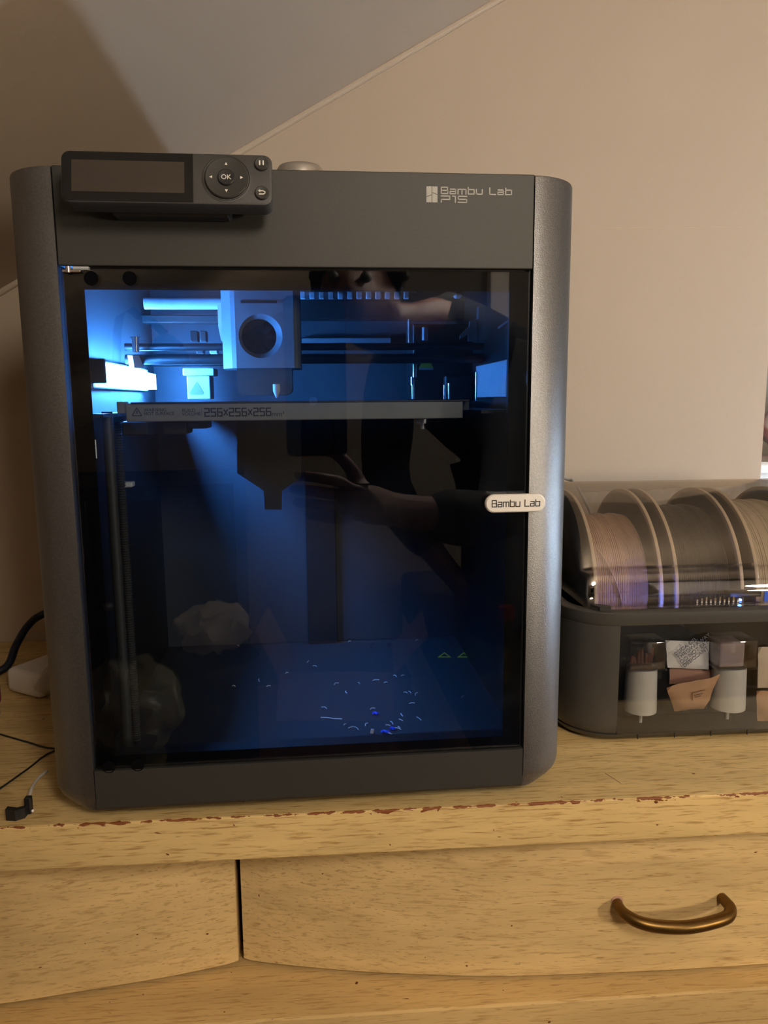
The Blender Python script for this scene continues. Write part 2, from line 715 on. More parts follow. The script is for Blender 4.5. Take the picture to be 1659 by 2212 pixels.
d_left = drawer(left_curve, DX0 + 0.025)
d_left['label'] = 'left drawer front bowing out towards its middle'
d_mid = drawer(mid_curve)
d_mid['label'] = 'wide middle drawer front with a brass handle'
d_right = drawer(right_curve)
# carcass behind and around the drawers
bm = NB()
box(bm, DX0 + 0.02, DX1 - 0.02, 0.085, WY - 0.01, -0.172, -0.036)
dpart('inner_carcass', bm, M_dark)
ZL = -0.1725
bm = NB()
box(bm, DX0 + 0.005, DX1 - 0.005, FY, WY - 0.004, ZL - 0.03, ZL, 0.0016, 2)
o = obj('lower_rail', bm, M_rail, dr)
o.location = dr_off
bm = NB()
box(bm, DX0 + 0.01, DX1 - 0.01, FY + 0.0035, WY - 0.006, -0.72, ZL - 0.0305, 0.001, 1)
o = obj('lower_body', bm, M_rail, dr)
o.location = dr_off
for s in (DX0 + 0.004, DX1 - 0.024):
    o = obj('side_panel', bx(s, s + 0.02, 0.03, WY - 0.004, ZL, -0.036), M_rail, dr)
    o.location = dr_off
for xx in (DX0 + 0.02, DX1 - 0.06):
    for yy in (0.02, WY - 0.06):
        o = obj('leg', bx(xx, xx + 0.04, yy, yy + 0.04, FZ, -0.715, 0.003, 1), M_rail, dr)
        o.location = dr_off
M_scratch = mat('bare_red_wood', srgb(122, 70, 40), 0.7)
for pts in (((1262, 1640), (1278, 1634), (1292, 1633)), ((1288, 1658), (1310, 1672), (1338, 1690), (1362, 1708)), ((1432, 1664), (1447, 1667)), ((1590, 1679), (1602, 1678)), ((1520, 1690), (1530, 1696)), ((1206, 1713), (1214, 1722), (1220, 1730)),
            ((1262, 1720), (1280, 1714)), ((1322, 1716), (1350, 1718)), ((1525, 1710), (1548, 1708)), ((1568, 1712), (1572, 1704)), ((1594, 1706), (1598, 1700)), ((1612, 1690), (1616, 1712)), ((1000, 1724), (1006, 1736)), ((590, 1745), (640, 1742), (700, 1741))):
    p3 = [pwz(u, v, 0.0) - Vector((0, 0, 0.0007)) for u, v in pts]
    o = obj('scratch', tube(NB(), p3, [0.0004] + [0.0009] * (len(p3) - 2) + [0.0003], 6), M_scratch, slab)
for pts in (((322, 1798), (340, 1799), (362, 1805)), ((808, 1787), (818, 1784)), ((1092, 1806), (1104, 1806))):
    p3 = [pw(u, v, FY) + Vector((0, 0.0007, 0)) for u, v in pts]
    o = obj('scratch', tube(NB(), p3, [0.0004] + [0.0010] * (len(p3) - 2) + [0.0004], 6), M_scratch, slab)
# bail handle
hp0, hp1 = pw(1332, 1950, 0.021), pw(1556, 1934, 0.0205)
hz = (hp0.z + hp1.z) / 2
x0h, x1h = hp0.x, hp1.x
path = [(x0h, 0.022, hz), (x0h - 0.0005, 0.012, hz), (x0h + 0.002, 0.006, hz - 0.001), (x0h + 0.010, -0.001, hz - 0.0025), (x0h + 0.024, -0.0050, hz - 0.004),
        ((x0h + x1h) / 2, -0.0070, hz - 0.0045), (x1h - 0.024, -0.0050, hz - 0.004), (x1h - 0.006, -0.001, hz - 0.0025), (x1h + 0.001, 0.006, hz - 0.001), (x1h + 0.001, 0.012, hz), (x1h, 0.022, hz)]
sp_ = smooth_path(path, 5)
nr = len(sp_)
rad = [0.0042 + 0.0009 * sin(pi * i / (nr - 1)) for i in range(nr)]
h = obj('handle', tube(NB(), sp_, rad, 16), M_brass, d_mid, True)
for xx in (x0h, x1h):
    bm = NB()
    lathe(bm, [(0.0012, 0.0), (0.0054, 0.0), (0.0050, 0.0010), (0.0012, 0.0012)], (0, 0, 0), 'z', 18)
    xf(bm, Matrix.Translation((xx, 0.0205, hz + 0.001)) @ Matrix.Rotation(pi / 2, 4, 'X'))
    obj('handle_rosette', bm, mat('bare_wood_scar', srgb(190, 150, 130), 0.6) if 'bare_wood_scar' not in MATS else MATS['bare_wood_scar'], d_mid)

# ------------------------------------------------------------------ printer
pr = thing('desktop_printer', 'dark grey enclosed 3D printer with a glass door on the dresser', 'printer', (0, 0, 0), TH)
W2, HW, ZB, ZP = 0.1592, 0.1968, 0.010, 0.458
RC = HW - W2


def pillar(sgn):
    cxp, cyp = W2, RC
    rings = []
    lv = []
    rf = 0.014
    for k in range(7):
        a = pi / 2 * k / 6
        lv.append((ZB + rf * (1 - cos(a)), rf * (1 - sin(a))))
    lv.append((ZP - 0.002, 0.0))
    lv.append((ZP - 0.0006, 0.0006))
    lv.append((ZP, 0.002))
    for z, ins in lv:
        r = RC - ins
        ring = []
        for k in range(0, 17):
            a = -pi / 2 + pi / 2 * k / 16
            w_ = min(1.0, k / 9.0)
            w_ = w_ * w_ * (3 - 2 * w_)
            rk = RC - min(ins, 0.0025 + (ins - 0.0025) * w_ if ins > 0.0025 else ins)
            ring.append((cxp + max(rk * cos(a), 0.0006), cyp + rk * sin(a)))
        ring += [(cxp + r, 0.085), (0.178, 0.085), (0.178, 0.035), (W2 + 0.0006, 0.03)]
        rings.append([Vector((sgn * x, y, z)) for x, y in ring])
    return loft(NB(), rings)


for s in (-1, 1):
    obj('corner_pillar', pillar(s), M_metal, pr, True)
    bm = NB()
    rings = []
    for z, ins in ((ZB + 0.002, 0.008), (ZB + 0.012, 0.0), (ZP - 0.001, 0.0), (ZP, 0.001)):
        rings.append([Vector((s * x, y, z)) for x, y in ((HW - ins, 0.0855), (HW - ins, 0.36), (HW - 0.006 - ins, 0.378), (HW - 0.02, 0.388), (0.176, 0.388), (0.176, 0.0855))])
    loft(bm, rings)
    obj('side_panel', bm, M_dgrey, pr)
obj('header_panel', bx(-W2, W2, 0.0, 0.032, 0.3958, ZP, 0.0007, 2), M_panel, pr)
bm = NB()
prism(bm, [(0.0, 0.0415), (0.0, 0.013), (0.0025, ZB), (0.03, ZB), (0.03, 0.0415)], 'x', -W2, W2)
obj('bottom_panel', bm, M_panel, pr)
obj('bottom_tray', bx(-0.176, 0.176, 0.03, 0.386, 0.012, 0.0200), M_dgrey, pr)
obj('chamber_floor', bx(-0.170, 0.170, 0.03, 0.334, 0.0202, 0.0222), M_liner, pr)
obj('back_panel', bx(-0.176, 0.176, 0.372, 0.388, 0.020, 0.452), M_dgrey, pr)
obj('top_lid', bx(-0.176, 0.176, 0.033, 0.387, 0.4505, 0.4565, 0.001, 1), glass('smoked_lid_glass', (0.03, 0.03, 0.035), 0.05), pr)
for sx in (-1, 1):
    for sy in (0.045, 0.345):
        bm = NB()
        lathe(bm, [(0.010, 0), (0.0125, 0.0015), (0.0125, 0.009), (0.014, 0.0125)], (sx * 0.166, sy - 0.006, 0.0), 'z', 24)
        obj('foot', bm, M_black, pr, True)
# chamber lining
obj('chamber_wall', bx(-0.1755, -0.170, 0.0300, 0.371, 0.0205, 0.2959), M_black, pr)  # lower part blackened to stand for the shade below the bed
obj('chamber_wall', bx(-0.1755, -0.170, 0.0300, 0.371, 0.2961, 0.450), mat('chamber_side_glow', srgb(84, 86, 88), 0.5), pr)  # upper part painted lighter to stand for the strip's glow
obj('chamber_wall', bx(0.170, 0.1755, 0.0300, 0.371, 0.0205, 0.450), M_black, pr)
obj('chamber_back', bx(-0.170, 0.170, 0.3345, 0.3380, 0.0225, 0.450), M_back, pr)
pcol = [(pp(660, 1100, 0.3335).x), (pp(728, 1300, 0.3335).x)]
obj('cable_channel', bx(pcol[0], pcol[1], 0.326, 0.3343, 0.0225, 0.300, 0.001, 1), M_black, pr)
# gap plates beside the door
for s in (-1, 1):
    obj('door_jamb', bx(min(s * 0.1785, s * 0.1590), max(s * 0.1785, s * 0.1590), 0.0300, 0.0345, 0.0205, 0.452), M_black, pr)

# door
dz0, dz1, dxx = 0.0425, 0.3945, 0.1578
door = obj('door', bx(-dxx, dxx, 0.0004, 0.0044, dz0, dz1, 0.0006, 1), M_doorglass, pr)
bt = (-0.1448, 0.1444, 0.0505, 0.3812)
bm = NB()
for q in ((-dxx, bt[0], dz0, dz1), (bt[1], dxx, dz0, dz1), (bt[0], bt[1], dz0, bt[2]), (bt[0], bt[1], bt[3], dz1)):
    box(bm, q[0], q[1], 0.0046, 0.0052, q[2], q[3])
obj('door_border', bm, M_border, door)
for u, v in ((200, 603), (283, 603), (238, 1652), (300, 1648)):
    p = pp(u, v, 0.004)
    bm = NB()
    lathe(bm, [(0.0005, 0.0), (0.0046, 0.0), (0.0046, -0.0004), (0.0040, -0.0005), (0.0038, -0.0003), (0.0005, -0.0003)], (p.x, 0.0004, p.z), 'y', 24)
    obj('hinge_disc', bm, M_border, door, True)
bm = NB()
p0, p1 = pp(134, 584, -0.002), pp(188, 581, -0.002)
box(bm, p0.x, p1.x - 0.004, -0.0030, 0.004, p0.z - 0.0012, p0.z + 0.0006, 0.0004, 1)
cyl(bm, (p0.x + 0.004, -0.0022, p0.z - 0.0015), (p0.x + 0.004, -0.0022, p0.z + 0.0024), 0.0018, 14)
obj('hinge_plate', bm, M_chrome, pr, True)
bm = NB()
box(bm, p0.x + 0.006, p1.x, 0.001, 0.012, p0.z + 0.0010, p0.z + 0.0030)
obj('hinge_arm', bm, M_lgrey, pr)

obj('door_light_stop', bx(-0.150, W2, 0.0056, 0.0305, 0.3900, 0.3975), M_black, pr)  # strips added to stop light leaking through the door gaps
obj('door_light_stop', bx(0.1500, W2, 0.0056, 0.0305, 0.0400, 0.3898), M_black, pr)
obj('door_light_stop', bx(-W2, 0.1498, 0.0056, 0.0305, 0.0400, 0.0445), M_black, pr)

# door pull with lettering
q0, q1 = pp(1048, 1109, -0.006), pp(1180, 1066, -0.006)
bm = NB()
zc, hh = (q0.z + q1.z) / 2, (q1.z - q0.z) / 2
pts = rrect(q0.x, q1.x, zc - hh, zc + hh, hh - 0.0001, 8)
rings = []
for yv, ins in ((0.0, 0.0015), (-0.0035, 0.0), (-0.0052, 0.0002), (-0.0060, 0.0010)):
    rings.append([Vector((q0.x + (q1.x - q0.x) / 2 + (x - (q0.x + q1.x) / 2) * (1 - 2 * ins / (q1.x - q0.x)), yv, zc + (z - zc) * (1 - ins / hh))) for x, z in pts])
loft(bm, rings)
pull = obj('door_pull', bm, M_white, pr, True, label='white rounded door pull with dark lettering')
l0, l1 = pp(1063, 1093, -0.006), pp(1166, 1080, -0.006)
bm = NB()
strokes(bm, 'Bambu Lab', l0.x, zc - 0.0022, 0.0046, -0.0060, l1.x - l0.x, 0.14, 0.34)
obj('lettering', bm, M_ink, pull)

# badge on the header
e0, e1 = pp(921, 437, 0), pp(945, 403, 0)
ex0, ex1, ez0, ez1 = e0.x, e1.x, e0.z, e1.z
em, eg, H_ = (ex0 + ex1) / 2, 0.0002, ez1 - ez0
bm = NB()
prism(bm, [(ex0, ez0), (em - eg, ez0), (em - eg, ez0 + H_ * .45), (ex0, ez0 + H_ * .33)], 'y', -0.0002, 0.0)
prism(bm, [(ex0, ez0 + H_ * .37), (em - eg, ez0 + H_ * .49), (em - eg, ez1), (ex0, ez1)], 'y', -0.0002, 0.0)
prism(bm, [(em + eg, ez0), (ex1, ez0), (ex1, ez0 + H_ * .47), (em + eg, ez0 + H_ * .59)], 'y', -0.0002, 0.0)
prism(bm, [(em + eg, ez0 + H_ * .63), (ex1, ez0 + H_ * .51), (ex1, ez1), (em + eg, ez1)], 'y', -0.0002, 0.0)
obj('emblem', bm, M_letter, pr, label='small silver emblem of two split bars')
t0, t1 = pp(953, 420, 0), pp(1105, 406, 0)
bm = NB()
strokes(bm, 'Bambu Lab', t0.x, ez0 + H_ * .56, H_ * .40, 0.0, t1.x - t0.x, 0.19, 0.34)
t2, t3 = pp(953, 437, 0), pp(1008, 437, 0)
strokes(bm, 'P1S', t2.x, ez0 + 0.0003, H_ * .38, 0.0, t3.x - t2.x, 0.19, 0.36)
obj('lettering', bm, M_letter, pr, label='silver lettering on the header')

# control screen
SY = -0.030
sw, sh = 0.1275, 0.0325
ctr = pp(362, 384, SY)
T = Matrix.Translation((ctr.x, SY, ctr.z)) @ Matrix.Rotation(radians(0.15), 4, 'Y') @ Matrix.Rotation(radians(-12), 4, 'X')


def spart(name, bm, m, parent=None, smooth=False, label=None):
    return obj(name, xf(bm, T), m, parent, smooth, label=label)


bm = NB()
pts = rrect(-sw / 2, sw / 2, -sh / 2, sh / 2, 0.0052, 6)
rings = []
for yv, ins in ((0.017, 0.003), (0.014, 0.0004), (0.0012, 0.0), (0.0003, 0.0004), (0.0, 0.0012)):
    rings.append([Vector((x * (1 - 2 * ins / sw), yv, z * (1 - 2 * ins / sh))) for x, z in pts])
loft(bm, rings)
scr = spart('control_screen', bm, M_dgrey, pr, True, 'tilted control screen with a round key pad')
xs = lambda u: (u - 362) / 453 * sw
bez_r = xs(417)
bm = NB()
pts = rrect(-sw / 2 + 0.0009, bez_r, -sh / 2 + 0.0009, sh / 2 - 0.0009, 0.0042, 5)
pts = [(x, z) if x < bez_r - 0.006 else (bez_r, (sh / 2 - 0.0009) * (1 if z > 0 else -1)) for x, z in pts]
pp_ = []
for p in pts:
    if not pp_ or (Vector(p) - Vector(pp_[-1])).length > 1e-6:
        pp_.append(p)
prism(bm, pp_, 'y', -0.0003, 0.0004)
spart('display_bezel', bm, mat('gloss_black', (0.006, 0.006, 0.006, 1), 0.18), scr)
bm = NB()
box(bm, xs(159), xs(398), -0.0005, 0.0, -0.0098, 0.0100)
spart('display', bm, mat('unlit_display', srgb(58, 50, 44), 0.35, 0, 0.05, 400), scr)
kx, kz = xs(489), 0.0003
bm = NB()
lathe(bm, [(0.0001, 0.0012), (0.0150, 0.0010), (0.0152, -0.0002), (0.0143, -0.0004), (0.0135, 0.0002), (0.0001, 0.0006)], (kx, 0, kz), 'y', 48)
spart('key_dish', bm, M_dgrey, scr, True)
bm = NB()
lathe(bm, [(0.0001, 0.0005), (0.0132, 0.0005), (0.0132, -0.0012), (0.0126, -0.0018), (0.0060, -0.0011), (0.0001, -0.0011)], (kx, 0, kz), 'y', 48)
spart('direction_ring', bm, mat('key_plastic', srgb(44, 43, 41), 0.45), scr, True)
bm = NB()
lathe(bm, [(0.0001, -0.0008), (0.0052, -0.0008), (0.0052, -0.0020), (0.0047, -0.0024), (0.0001, -0.0020)], (kx, 0, kz), 'y', 32)
spart('ok_button', bm, M_black, scr, True)
bm = text_bm('OK', 0.0042, 0.0001, 'CENTER')
xf(bm, Matrix.Translation((kx, -0.00225, kz - 0.0015)) @ UP_XZ)
for dx, dz, a in ((0, .0085, 0), (0, -.0085, pi), (-.0093, 0, pi / 2), (.0093, 0, -pi / 2)):
    tri = [Vector((-.0009, -.0007)), Vector((.0009, -.0007)), Vector((0, .0010))]
    tri = [(kx + dx + t.x * cos(a) - t.y * sin(a), kz + dz + t.x * sin(a) + t.y * cos(a)) for t in tri]
    prism(bm, tri, 'y', -0.0018, -0.0010)
bz1, bz2, bxx = 0.0098, -0.0088, xs(566)
for dx in (-.0011, .0011):
    box(bm, bxx + dx - .0004, bxx + dx + .0004, -0.0022, -0.0012, bz1 - .0015, bz1 + .0015)
arc = [(bxx - .0019, bz2 + .0007), (bxx + .0008, bz2 + .0007), (bxx + .0019, bz2), (bxx + .0019, bz2 - .0006), (bxx + .0008, bz2 - .0014), (bxx - .0016, bz2 - .0014)]
for p, q in zip(arc[:-1], arc[1:]):
    d = (Vector(q) - Vector(p)).normalized()
    nn = Vector((-d.y, d.x)) * .0003
    P_, Q_ = Vector(p) - d * .0002, Vector(q) + d * .0002
    prism(bm, [tuple(P_ + nn), tuple(P_ - nn), tuple(Q_ - nn), tuple(Q_ + nn)], 'y', -0.0022, -0.0012)
prism(bm, [(bxx - .0024, bz2 + .0007), (bxx - .0011, bz2 + .0016), (bxx - .0011, bz2 - .0002)], 'y', -0.0022, -0.0012)
spart('key_symbols', bm, mat('white_key_print', srgb(225, 222, 214), 0.5), scr)
for zz in (bz1, bz2):
    bm = NB()
    lathe(bm, [(0.0001, 0.0003), (0.0043, 0.0003), (0.0043, -0.0012), (0.0038, -0.0017), (0.0001, -0.0013)], (bxx, 0, zz), 'y', 28)
    spart('round_button', bm, MATS['key_plastic'], scr, True)
# neck that carries the screen
obj('screen_bracket', bx(-0.120, -0.045, -0.016, 0.0, 0.424, 0.452, 0.002, 1), M_black, pr)

# print bed
BY = 0.05
s0, s1 = pp(270, 866, BY), pp(1000, 908, BY)
bzt, bzb = 0.3070, 0.2922
bm = NB()
box(bm, s0.x, s1.x, BY, BY + 0.012, bzb, bzt - 0.0012, 0.0009, 2)
strip = obj('bed_front', bm, M_bed, pr, label='grey front strip of the print bed with printed volume')
obj('print_bed', bx(-0.128, 0.128, BY + 0.0122, 0.331, 0.2985, 0.3050), M_black, pr)
obj('build_plate', bx(-0.130, 0.126, BY - 0.001, 0.331, 0.3052, 0.3066, 0.0004, 1), mat('textured_plate', srgb(60, 58, 54), 0.5, 0.3, 0.1, 900, 0.2, 1500), pr)
bm = NB()
n0 = pp(443, 899, BY)
n1 = pp(585, 899, BY)
strokes(bm, '256x256x256', n0.x, n0.z, 0.0056, BY, n1.x - n0.x, 0.16, 0.40)
b0 = pp(436, 899, BY)
box(bm, b0.x, b0.x + 0.0002, BY - 0.0002, BY, b0.z, b0.z + 0.0056)


def bedtext(s, u, v, size):
    t = text_bm(s, size, 0.0001)
    p = pp(u, v, BY)
    xf(t, Matrix.Translation((p.x, BY - 0.0001, p.z)) @ UP_XZ)
    me = bpy.data.meshes.new('t')
    t.to_mesh(me)
    t.free()
    bm.from_mesh(me)
    bpy.data.meshes.remove(me)


bedtext('mm\u00b3', 587, 899, 0.0052)
bedtext('BUILD', 393, 890, 0.0036)
bedtext('VOLUME', 393, 898, 0.0036)
bedtext('WARNING', 311, 889, 0.0034)
bedtext('HOT SURFACE', 311, 897, 0.0034)
w0 = pp(296, 898, BY)
tri = [(w0.x - .0035, w0.z), (w0.x + .0035, w0.z), (w0.x, w0.z + .0058)]
for p, q in zip(tri, tri[1:] + tri[:1]):
    d = (Vector(q) - Vector(p)).normalized()
    nn = Vector((-d.y, d.x)) * .00028
    prism(bm, [tuple(Vector(p) + nn), tuple(Vector(p) - nn), tuple(Vector(q) - nn), tuple(Vector(q) + nn)], 'y', BY - .0002, BY)
box(bm, w0.x - .0003, w0.x + .0003, BY - .0002, BY, w0.z + .0015, w0.z + .0038)
obj('printed_marks', bm, M_ink, strip)
obj('bed_light_guard', bx(-0.1698, -0.1465, 0.036, 0.334, 0.2960, 0.2985), M_black, pr)  # plate added to narrow the strip's light below the bed to a beam
obj('bed_light_guard', bx(0.132, 0.1698, 0.036, 0.334, 0.2960, 0.2985), M_black, pr)
# clips, brackets and screws under the bed
c0, c1 = pp(253, 868, 0.046), pp(269, 893, 0.046)
obj('bed_clip', bx(c0.x, c1.x, 0.044, 0.060, c1.z, c0.z, 0.0004, 1), M_grey, pr)


def pblock(name, u0, u1, v0, v1, Y, D, m, bev=0.0008, parent=None):
    a_, b_ = pp(u0, v0, Y), pp(u1, v1, Y)
    return obj(name, bx(a_.x, b_.x, Y, Y + D, b_.z, a_.z, bev, 1), m, parent or pr)


pblock('bed_bracket', 262, 320, 911, 940, 0.065, 0.03, M_black)
pblock('bed_bracket', 352, 403, 911, 938, 0.065, 0.03, M_black)
pblock('bed_bracket', 403, 447, 911, 926, 0.065, 0.03, M_black)
bm = NB()
yb = 0.17
poly = [(512, 906), (512, 1022), (570, 1060), (572, 1101), (608, 1101), (608, 1062), (650, 1030), (650, 906)]
prism(bm, [(pp(u, v, yb).x, pp(u, v, yb).z) for u, v in poly], 'y', yb, yb + 0.012)
obj('bed_carrier', bm, M_black, pr)
bm = NB()
a_ = pp(913, 920, 0.07)
cyl(bm, (a_.x, 0.07, 0.288), (a_.x, 0.07, 0.2915), 0.0052, 18)
cyl(bm, (a_.x, 0.07, 0.2835), (a_.x, 0.07, 0.288), 0.0022, 14)
obj('bed_screw', bm, M_alu, pr, True)

# light strip on the left chamber wall
LX = -0.1555
la, lb, lc, ld = ppx(228, 785, LX), ppx(336, 809, LX), ppx(338, 841, LX), ppx(230, 820, LX)
bm = NB()
f = [bm.verts.new(p) for p in (la, lb, lc, ld)]
g = [bm.verts.new(p + Vector((-0.009, 0, 0))) for p in (la, lb, lc, ld)]
bm.faces.new(f)
bm.faces.new(g[::-1])
for i in range(4):
    bm.faces.new((f[i], f[(i + 1) % 4], g[(i + 1) % 4], g[i]))
obj('light_strip', bm, M_led, pr, label='glowing blue-white light strip')
obj('strip_end_cap', bx(-0.1698, LX + 0.0003, la.y - 0.005, la.y - 0.0003, 0.3215, 0.3405, 0.0006, 1), M_black, pr)
obj('strip_holder', bx(-0.1698, LX - 0.0093, la.y, lb.y + 0.008, 0.318, 0.3405, 0.001, 1), M_lgrey, pr)
bm = NB()
h0, h1 = ppx(288, 768, -0.150), ppx(312, 800, -0.150)
prism(bm, [(ppx(u, v, -0.150).y, ppx(u, v, -0.150).z) for u, v in ((286, 768), (300, 768), (313, 795), (290, 795))], 'x', -0.154, -0.150)
obj('strip_bracket', bm, M_white, pr)
bm = NB()
r0 = pp(292, 730, 0.16)
cyl(bm, (r0.x, 0.16, r0.z - 0.012), (r0.x, 0.16, r0.z), 0.0030, 14)
cyl(bm, (r0.x, 0.16, r0.z), (r0.x, 0.16, r0.z + 0.001), 0.0042, 14)
obj('idler_pin', bm, M_chrome, pr, True)

# toolhead
HY = 0.150
hx0, hx1 = pp(508, 700, HY).x, pp(634, 700, HY).x
hz0, hz1 = pp(560, 795, HY).z, 0.425
hl = pp(483, 795, HY + 0.012).x
fcx, fcz, fr = pp(563, 726, HY).x, pp(563, 726, HY).z, 0.0190
M_head = mat('toolhead_shell', srgb(118, 121, 124), 0.45)
bm = NB()
plate_hole(bm, hx0, hx1, hz0, hz1, fcx, fcz, fr, HY)
# recess wall
ra, rb = [], []
for k in range(48):
    a = 2 * pi * k / 48
    ra.append(Vector((fcx + fr * cos(a), HY, fcz + fr * sin(a))))
    rb.append(Vector((fcx - 0.0018 + 0.80 * fr * cos(a), HY + 0.006, fcz + 0.80 * fr * sin(a))))
loft(bm, [ra, rb], True, False)
# sides
rings = []
for z in (hz0, hz1):
    rings.append([Vector((x, y, z)) for x, y in ((hx0, HY), (hx0 - 0.004, HY + 0.002), (hl, HY + 0.012), (hl - 0.002, HY + 0.05), (hx1 + 0.006, HY + 0.05), (hx1 + 0.005, HY + 0.008), (hx1 + 0.003, HY + 0.002), (hx1, HY))])
loft(bm, rings, False, False)
for z in (hz0, hz1):
    bm.faces.new([bm.verts.new((x, y, z)) for x, y in ((hx0, HY), (hx0 - 0.004, HY + 0.002), (hl, HY + 0.012), (hl - 0.002, HY + 0.05), (hx1 + 0.006, HY + 0.05), (hx1 + 0.005, HY + 0.008), (hx1 + 0.003, HY + 0.002), (hx1, HY))])
head = obj('toolhead', bm, M_head, pr, label='pale grey toolhead with a round fan opening')
bm = NB()
lathe(bm, [(0.0001, HY + 0.0125), (fr * 0.94, HY + 0.0125), (fr * 0.94, HY + 0.014), (0.0001, HY + 0.014)], (fcx - 0.0018, 0, fcz), 'y', 40)
obj('fan_hub', bm, M_black, head)
for k in range(9):
    a = 2 * pi * k / 9
    bm = NB()
    box(bm, 0.005, fr * 0.78, HY + 0.0095, HY + 0.0120, -0.0022, 0.0022)
    xf(bm, Matrix.Translation((fcx - 0.0018, 0, fcz)) @ Matrix.Rotation(-a, 4, 'Y'))
    obj('fan_blade', bm, M_black, head)
pblock('head_slot', 520, 598, 649, 655, HY - 0.0006, 0.002, M_black, 0.0, head)
bm = NB()
n0, n1 = pp(512, 797, HY + 0.012), pp(632, 853, HY + 0.012)
pts = rrect(n0.x, n1.x, n1.z, n0.z, 0.006, 5)
pts = [p for p in pts]
prism(bm, [(x, (n0.z if z > (n0.z + n1.z) / 2 and abs(z - n0.z) < 0.0061 and (x < n0.x + .0061 or x > n1.x - .0061) else z)) for x, z in pts], 'y', HY + 0.010, HY + 0.045)
obj('heater_block', bm, M_dgrey, head)
a_ = pp(598, 850, HY + 0.008)
bm = NB()
lathe(bm, [(0.0008, -0.012), (0.0032, -0.006), (0.0032, 0.0)], (a_.x, HY + 0.004, 0.3215), 'z', 16)
obj('nozzle', bm, M_lgrey, head, True)
bm = NB()
prism(bm, [(pp(u, v, 0.165).x, pp(u, v, 0.165).z) for u, v in ((470, 655), (484, 655), (486, 700), (488, 748), (478, 735), (472, 705))], 'y', 0.163, 0.166)
obj('head_ribbon', bm, M_white, head)

# gantry
gx1 = pp(888, 750, 0.19).x
z1 = pp(700, 749, 0.19).z
z2 = pp(700, 775, 0.19).z
for zz, rr in ((z1, 0.0034), (z2, 0.0046)):
    bm = NB()
    cyl(bm, (hx1 + 0.004, 0.19, zz), (0.168, 0.19, zz), rr, 18)
    obj('carbon_rod', bm, M_black, pr, True)
    bm = NB()
    cyl(bm, (-0.165, 0.19, zz), (hl - 0.001, 0.19, zz), rr, 18)
    obj('carbon_rod', bm, M_black, pr, True)
bm = NB()
t0 = pp(312, 655, 0.2)
cyl(bm, (t0.x, 0.2, t0.z), (hl, 0.2, t0.z), 0.0055, 20)
obj('cable_sleeve', bm, M_lgrey, pr, True)
pblock('rear_beam', 640, 1080, 648, 690, 0.29, 0.02, M_black)
pblock('rear_beam', 300, 480, 680, 697, 0.29, 0.02, M_dgrey)
pblock('rear_ledge', 640, 845, 730, 742, 0.318, 0.012, M_grey)
pblock('rear_ledge', 300, 492, 772, 790, 0.318, 0.012, M_dgrey)
pblock('belt_block', 410, 428, 714, 738, 0.24, 0.012, M_black)
pblock('belt_block', 431, 446, 714, 738, 0.24, 0.012, M_dgrey)
pblock('belt_block', 452, 470, 750, 764, 0.24, 0.012, M_lgrey)
pblock('belt_block', 424, 440, 752, 764, 0.24, 0.012, M_dgrey)
for k in range(12):
    u = 654 + k * 20.4
    if u > 895:
        break
    pblock('lit_slot_block', u - 6, u + 6, 629, 645, 0.26, 0.006, M_lgrey, 0.0008)  # pale blocks stand in for lit slots of the beam
pblock('vent_rail', 645, 900, 622, 631, 0.262, 0.004, M_grey, 0.0)
pblock('tension_block', 982, 1000, 633, 643, 0.2, 0.01, M_lgrey, 0.002)
# motor columns, rods and stickers on the right
pblock('motor_column', 892, 1024, 700, 862, 0.245, 0.06, M_black, 0.001)
pblock('motor_mount', 962, 1022, 812, 862, 0.235, 0.012, M_dgrey, 0.001)


def vrod(name, u, v0, v1, Y, r, m=None):
    a_, b_ = pp(u, v0, Y), pp(u, v1, Y)
    bm = NB()
    cyl(bm, (a_.x, Y, b_.z), (a_.x, Y, a_.z), r, 14)
    return obj(name, bm, m or M_chrome, pr, True)


vrod('guide_rod', 896, 786, 815, 0.225, 0.0024)
vrod('guide_rod', 891, 814, 832, 0.226, 0.0020)
vrod('guide_rod', 891, 831, 862, 0.226, 0.0008)
vrod('guide_rod', 960, 832, 862, 0.23, 0.0009)
vrod('guide_rod', 970, 828, 862, 0.23, 0.0013)
vrod('guide_rod', 1029, 804, 866, 0.16, 0.0009)
vrod('guide_rod', 884, 690, 740, 0.24, 0.0016, M_alu)
vrod('guide_rod', 918, 707, 735, 0.22, 0.0030, M_alu)
vrod('idler_pin', 1036, 664, 690, 0.15, 0.0030)
bm = NB()
prism(bm, [(pp(u, v, 0.15).x, pp(u, v, 0.15).z) for u, v in ((1030, 692), (1030, 737), (1012, 737), (1012, 722), (994, 732), (994, 724), (1014, 705), (1016, 694))], 'y', 0.15, 0.154)
obj('idler_bracket', bm, M_grey, pr)
a_, b_ = ppx(1104, 690, 0.168), ppx(1078, 708, 0.168)
bm = NB()
cyl(bm, a_, b_, 0.0012, 10)
obj('side_rail', bm, M_alu, pr)
a_, b_ = pp(1029, 790, 0.19), pp(1105, 857, 0.19)
obj('side_plate', bx(0.1635, 0.169, 0.085, 0.2, 0.3085, a_.z, 0.0005, 1), M_lgrey, pr)
bm = NB()
pa = [pp(u, v, 0.2445) for u, v in ((911, 783), (930, 783), (936, 794), (905, 794))]
prism(bm, [(p.x, p.z) for p in pa], 'y', 0.2440, 0.2448)
M_yel = mat('warning_yellow', srgb(225, 205, 60), 0.5)
obj('warning_sticker', bm, M_yel, pr)
bm = NB()
pa = [pp(u, v, 0.2445) for u, v in ((905, 794), (936, 794), (936, 799), (905, 799))]
prism(bm, [(p.x, p.z) for p in pa], 'y', 0.2440, 0.2448)
obj('sticker_foot', bm, M_lgrey, pr)
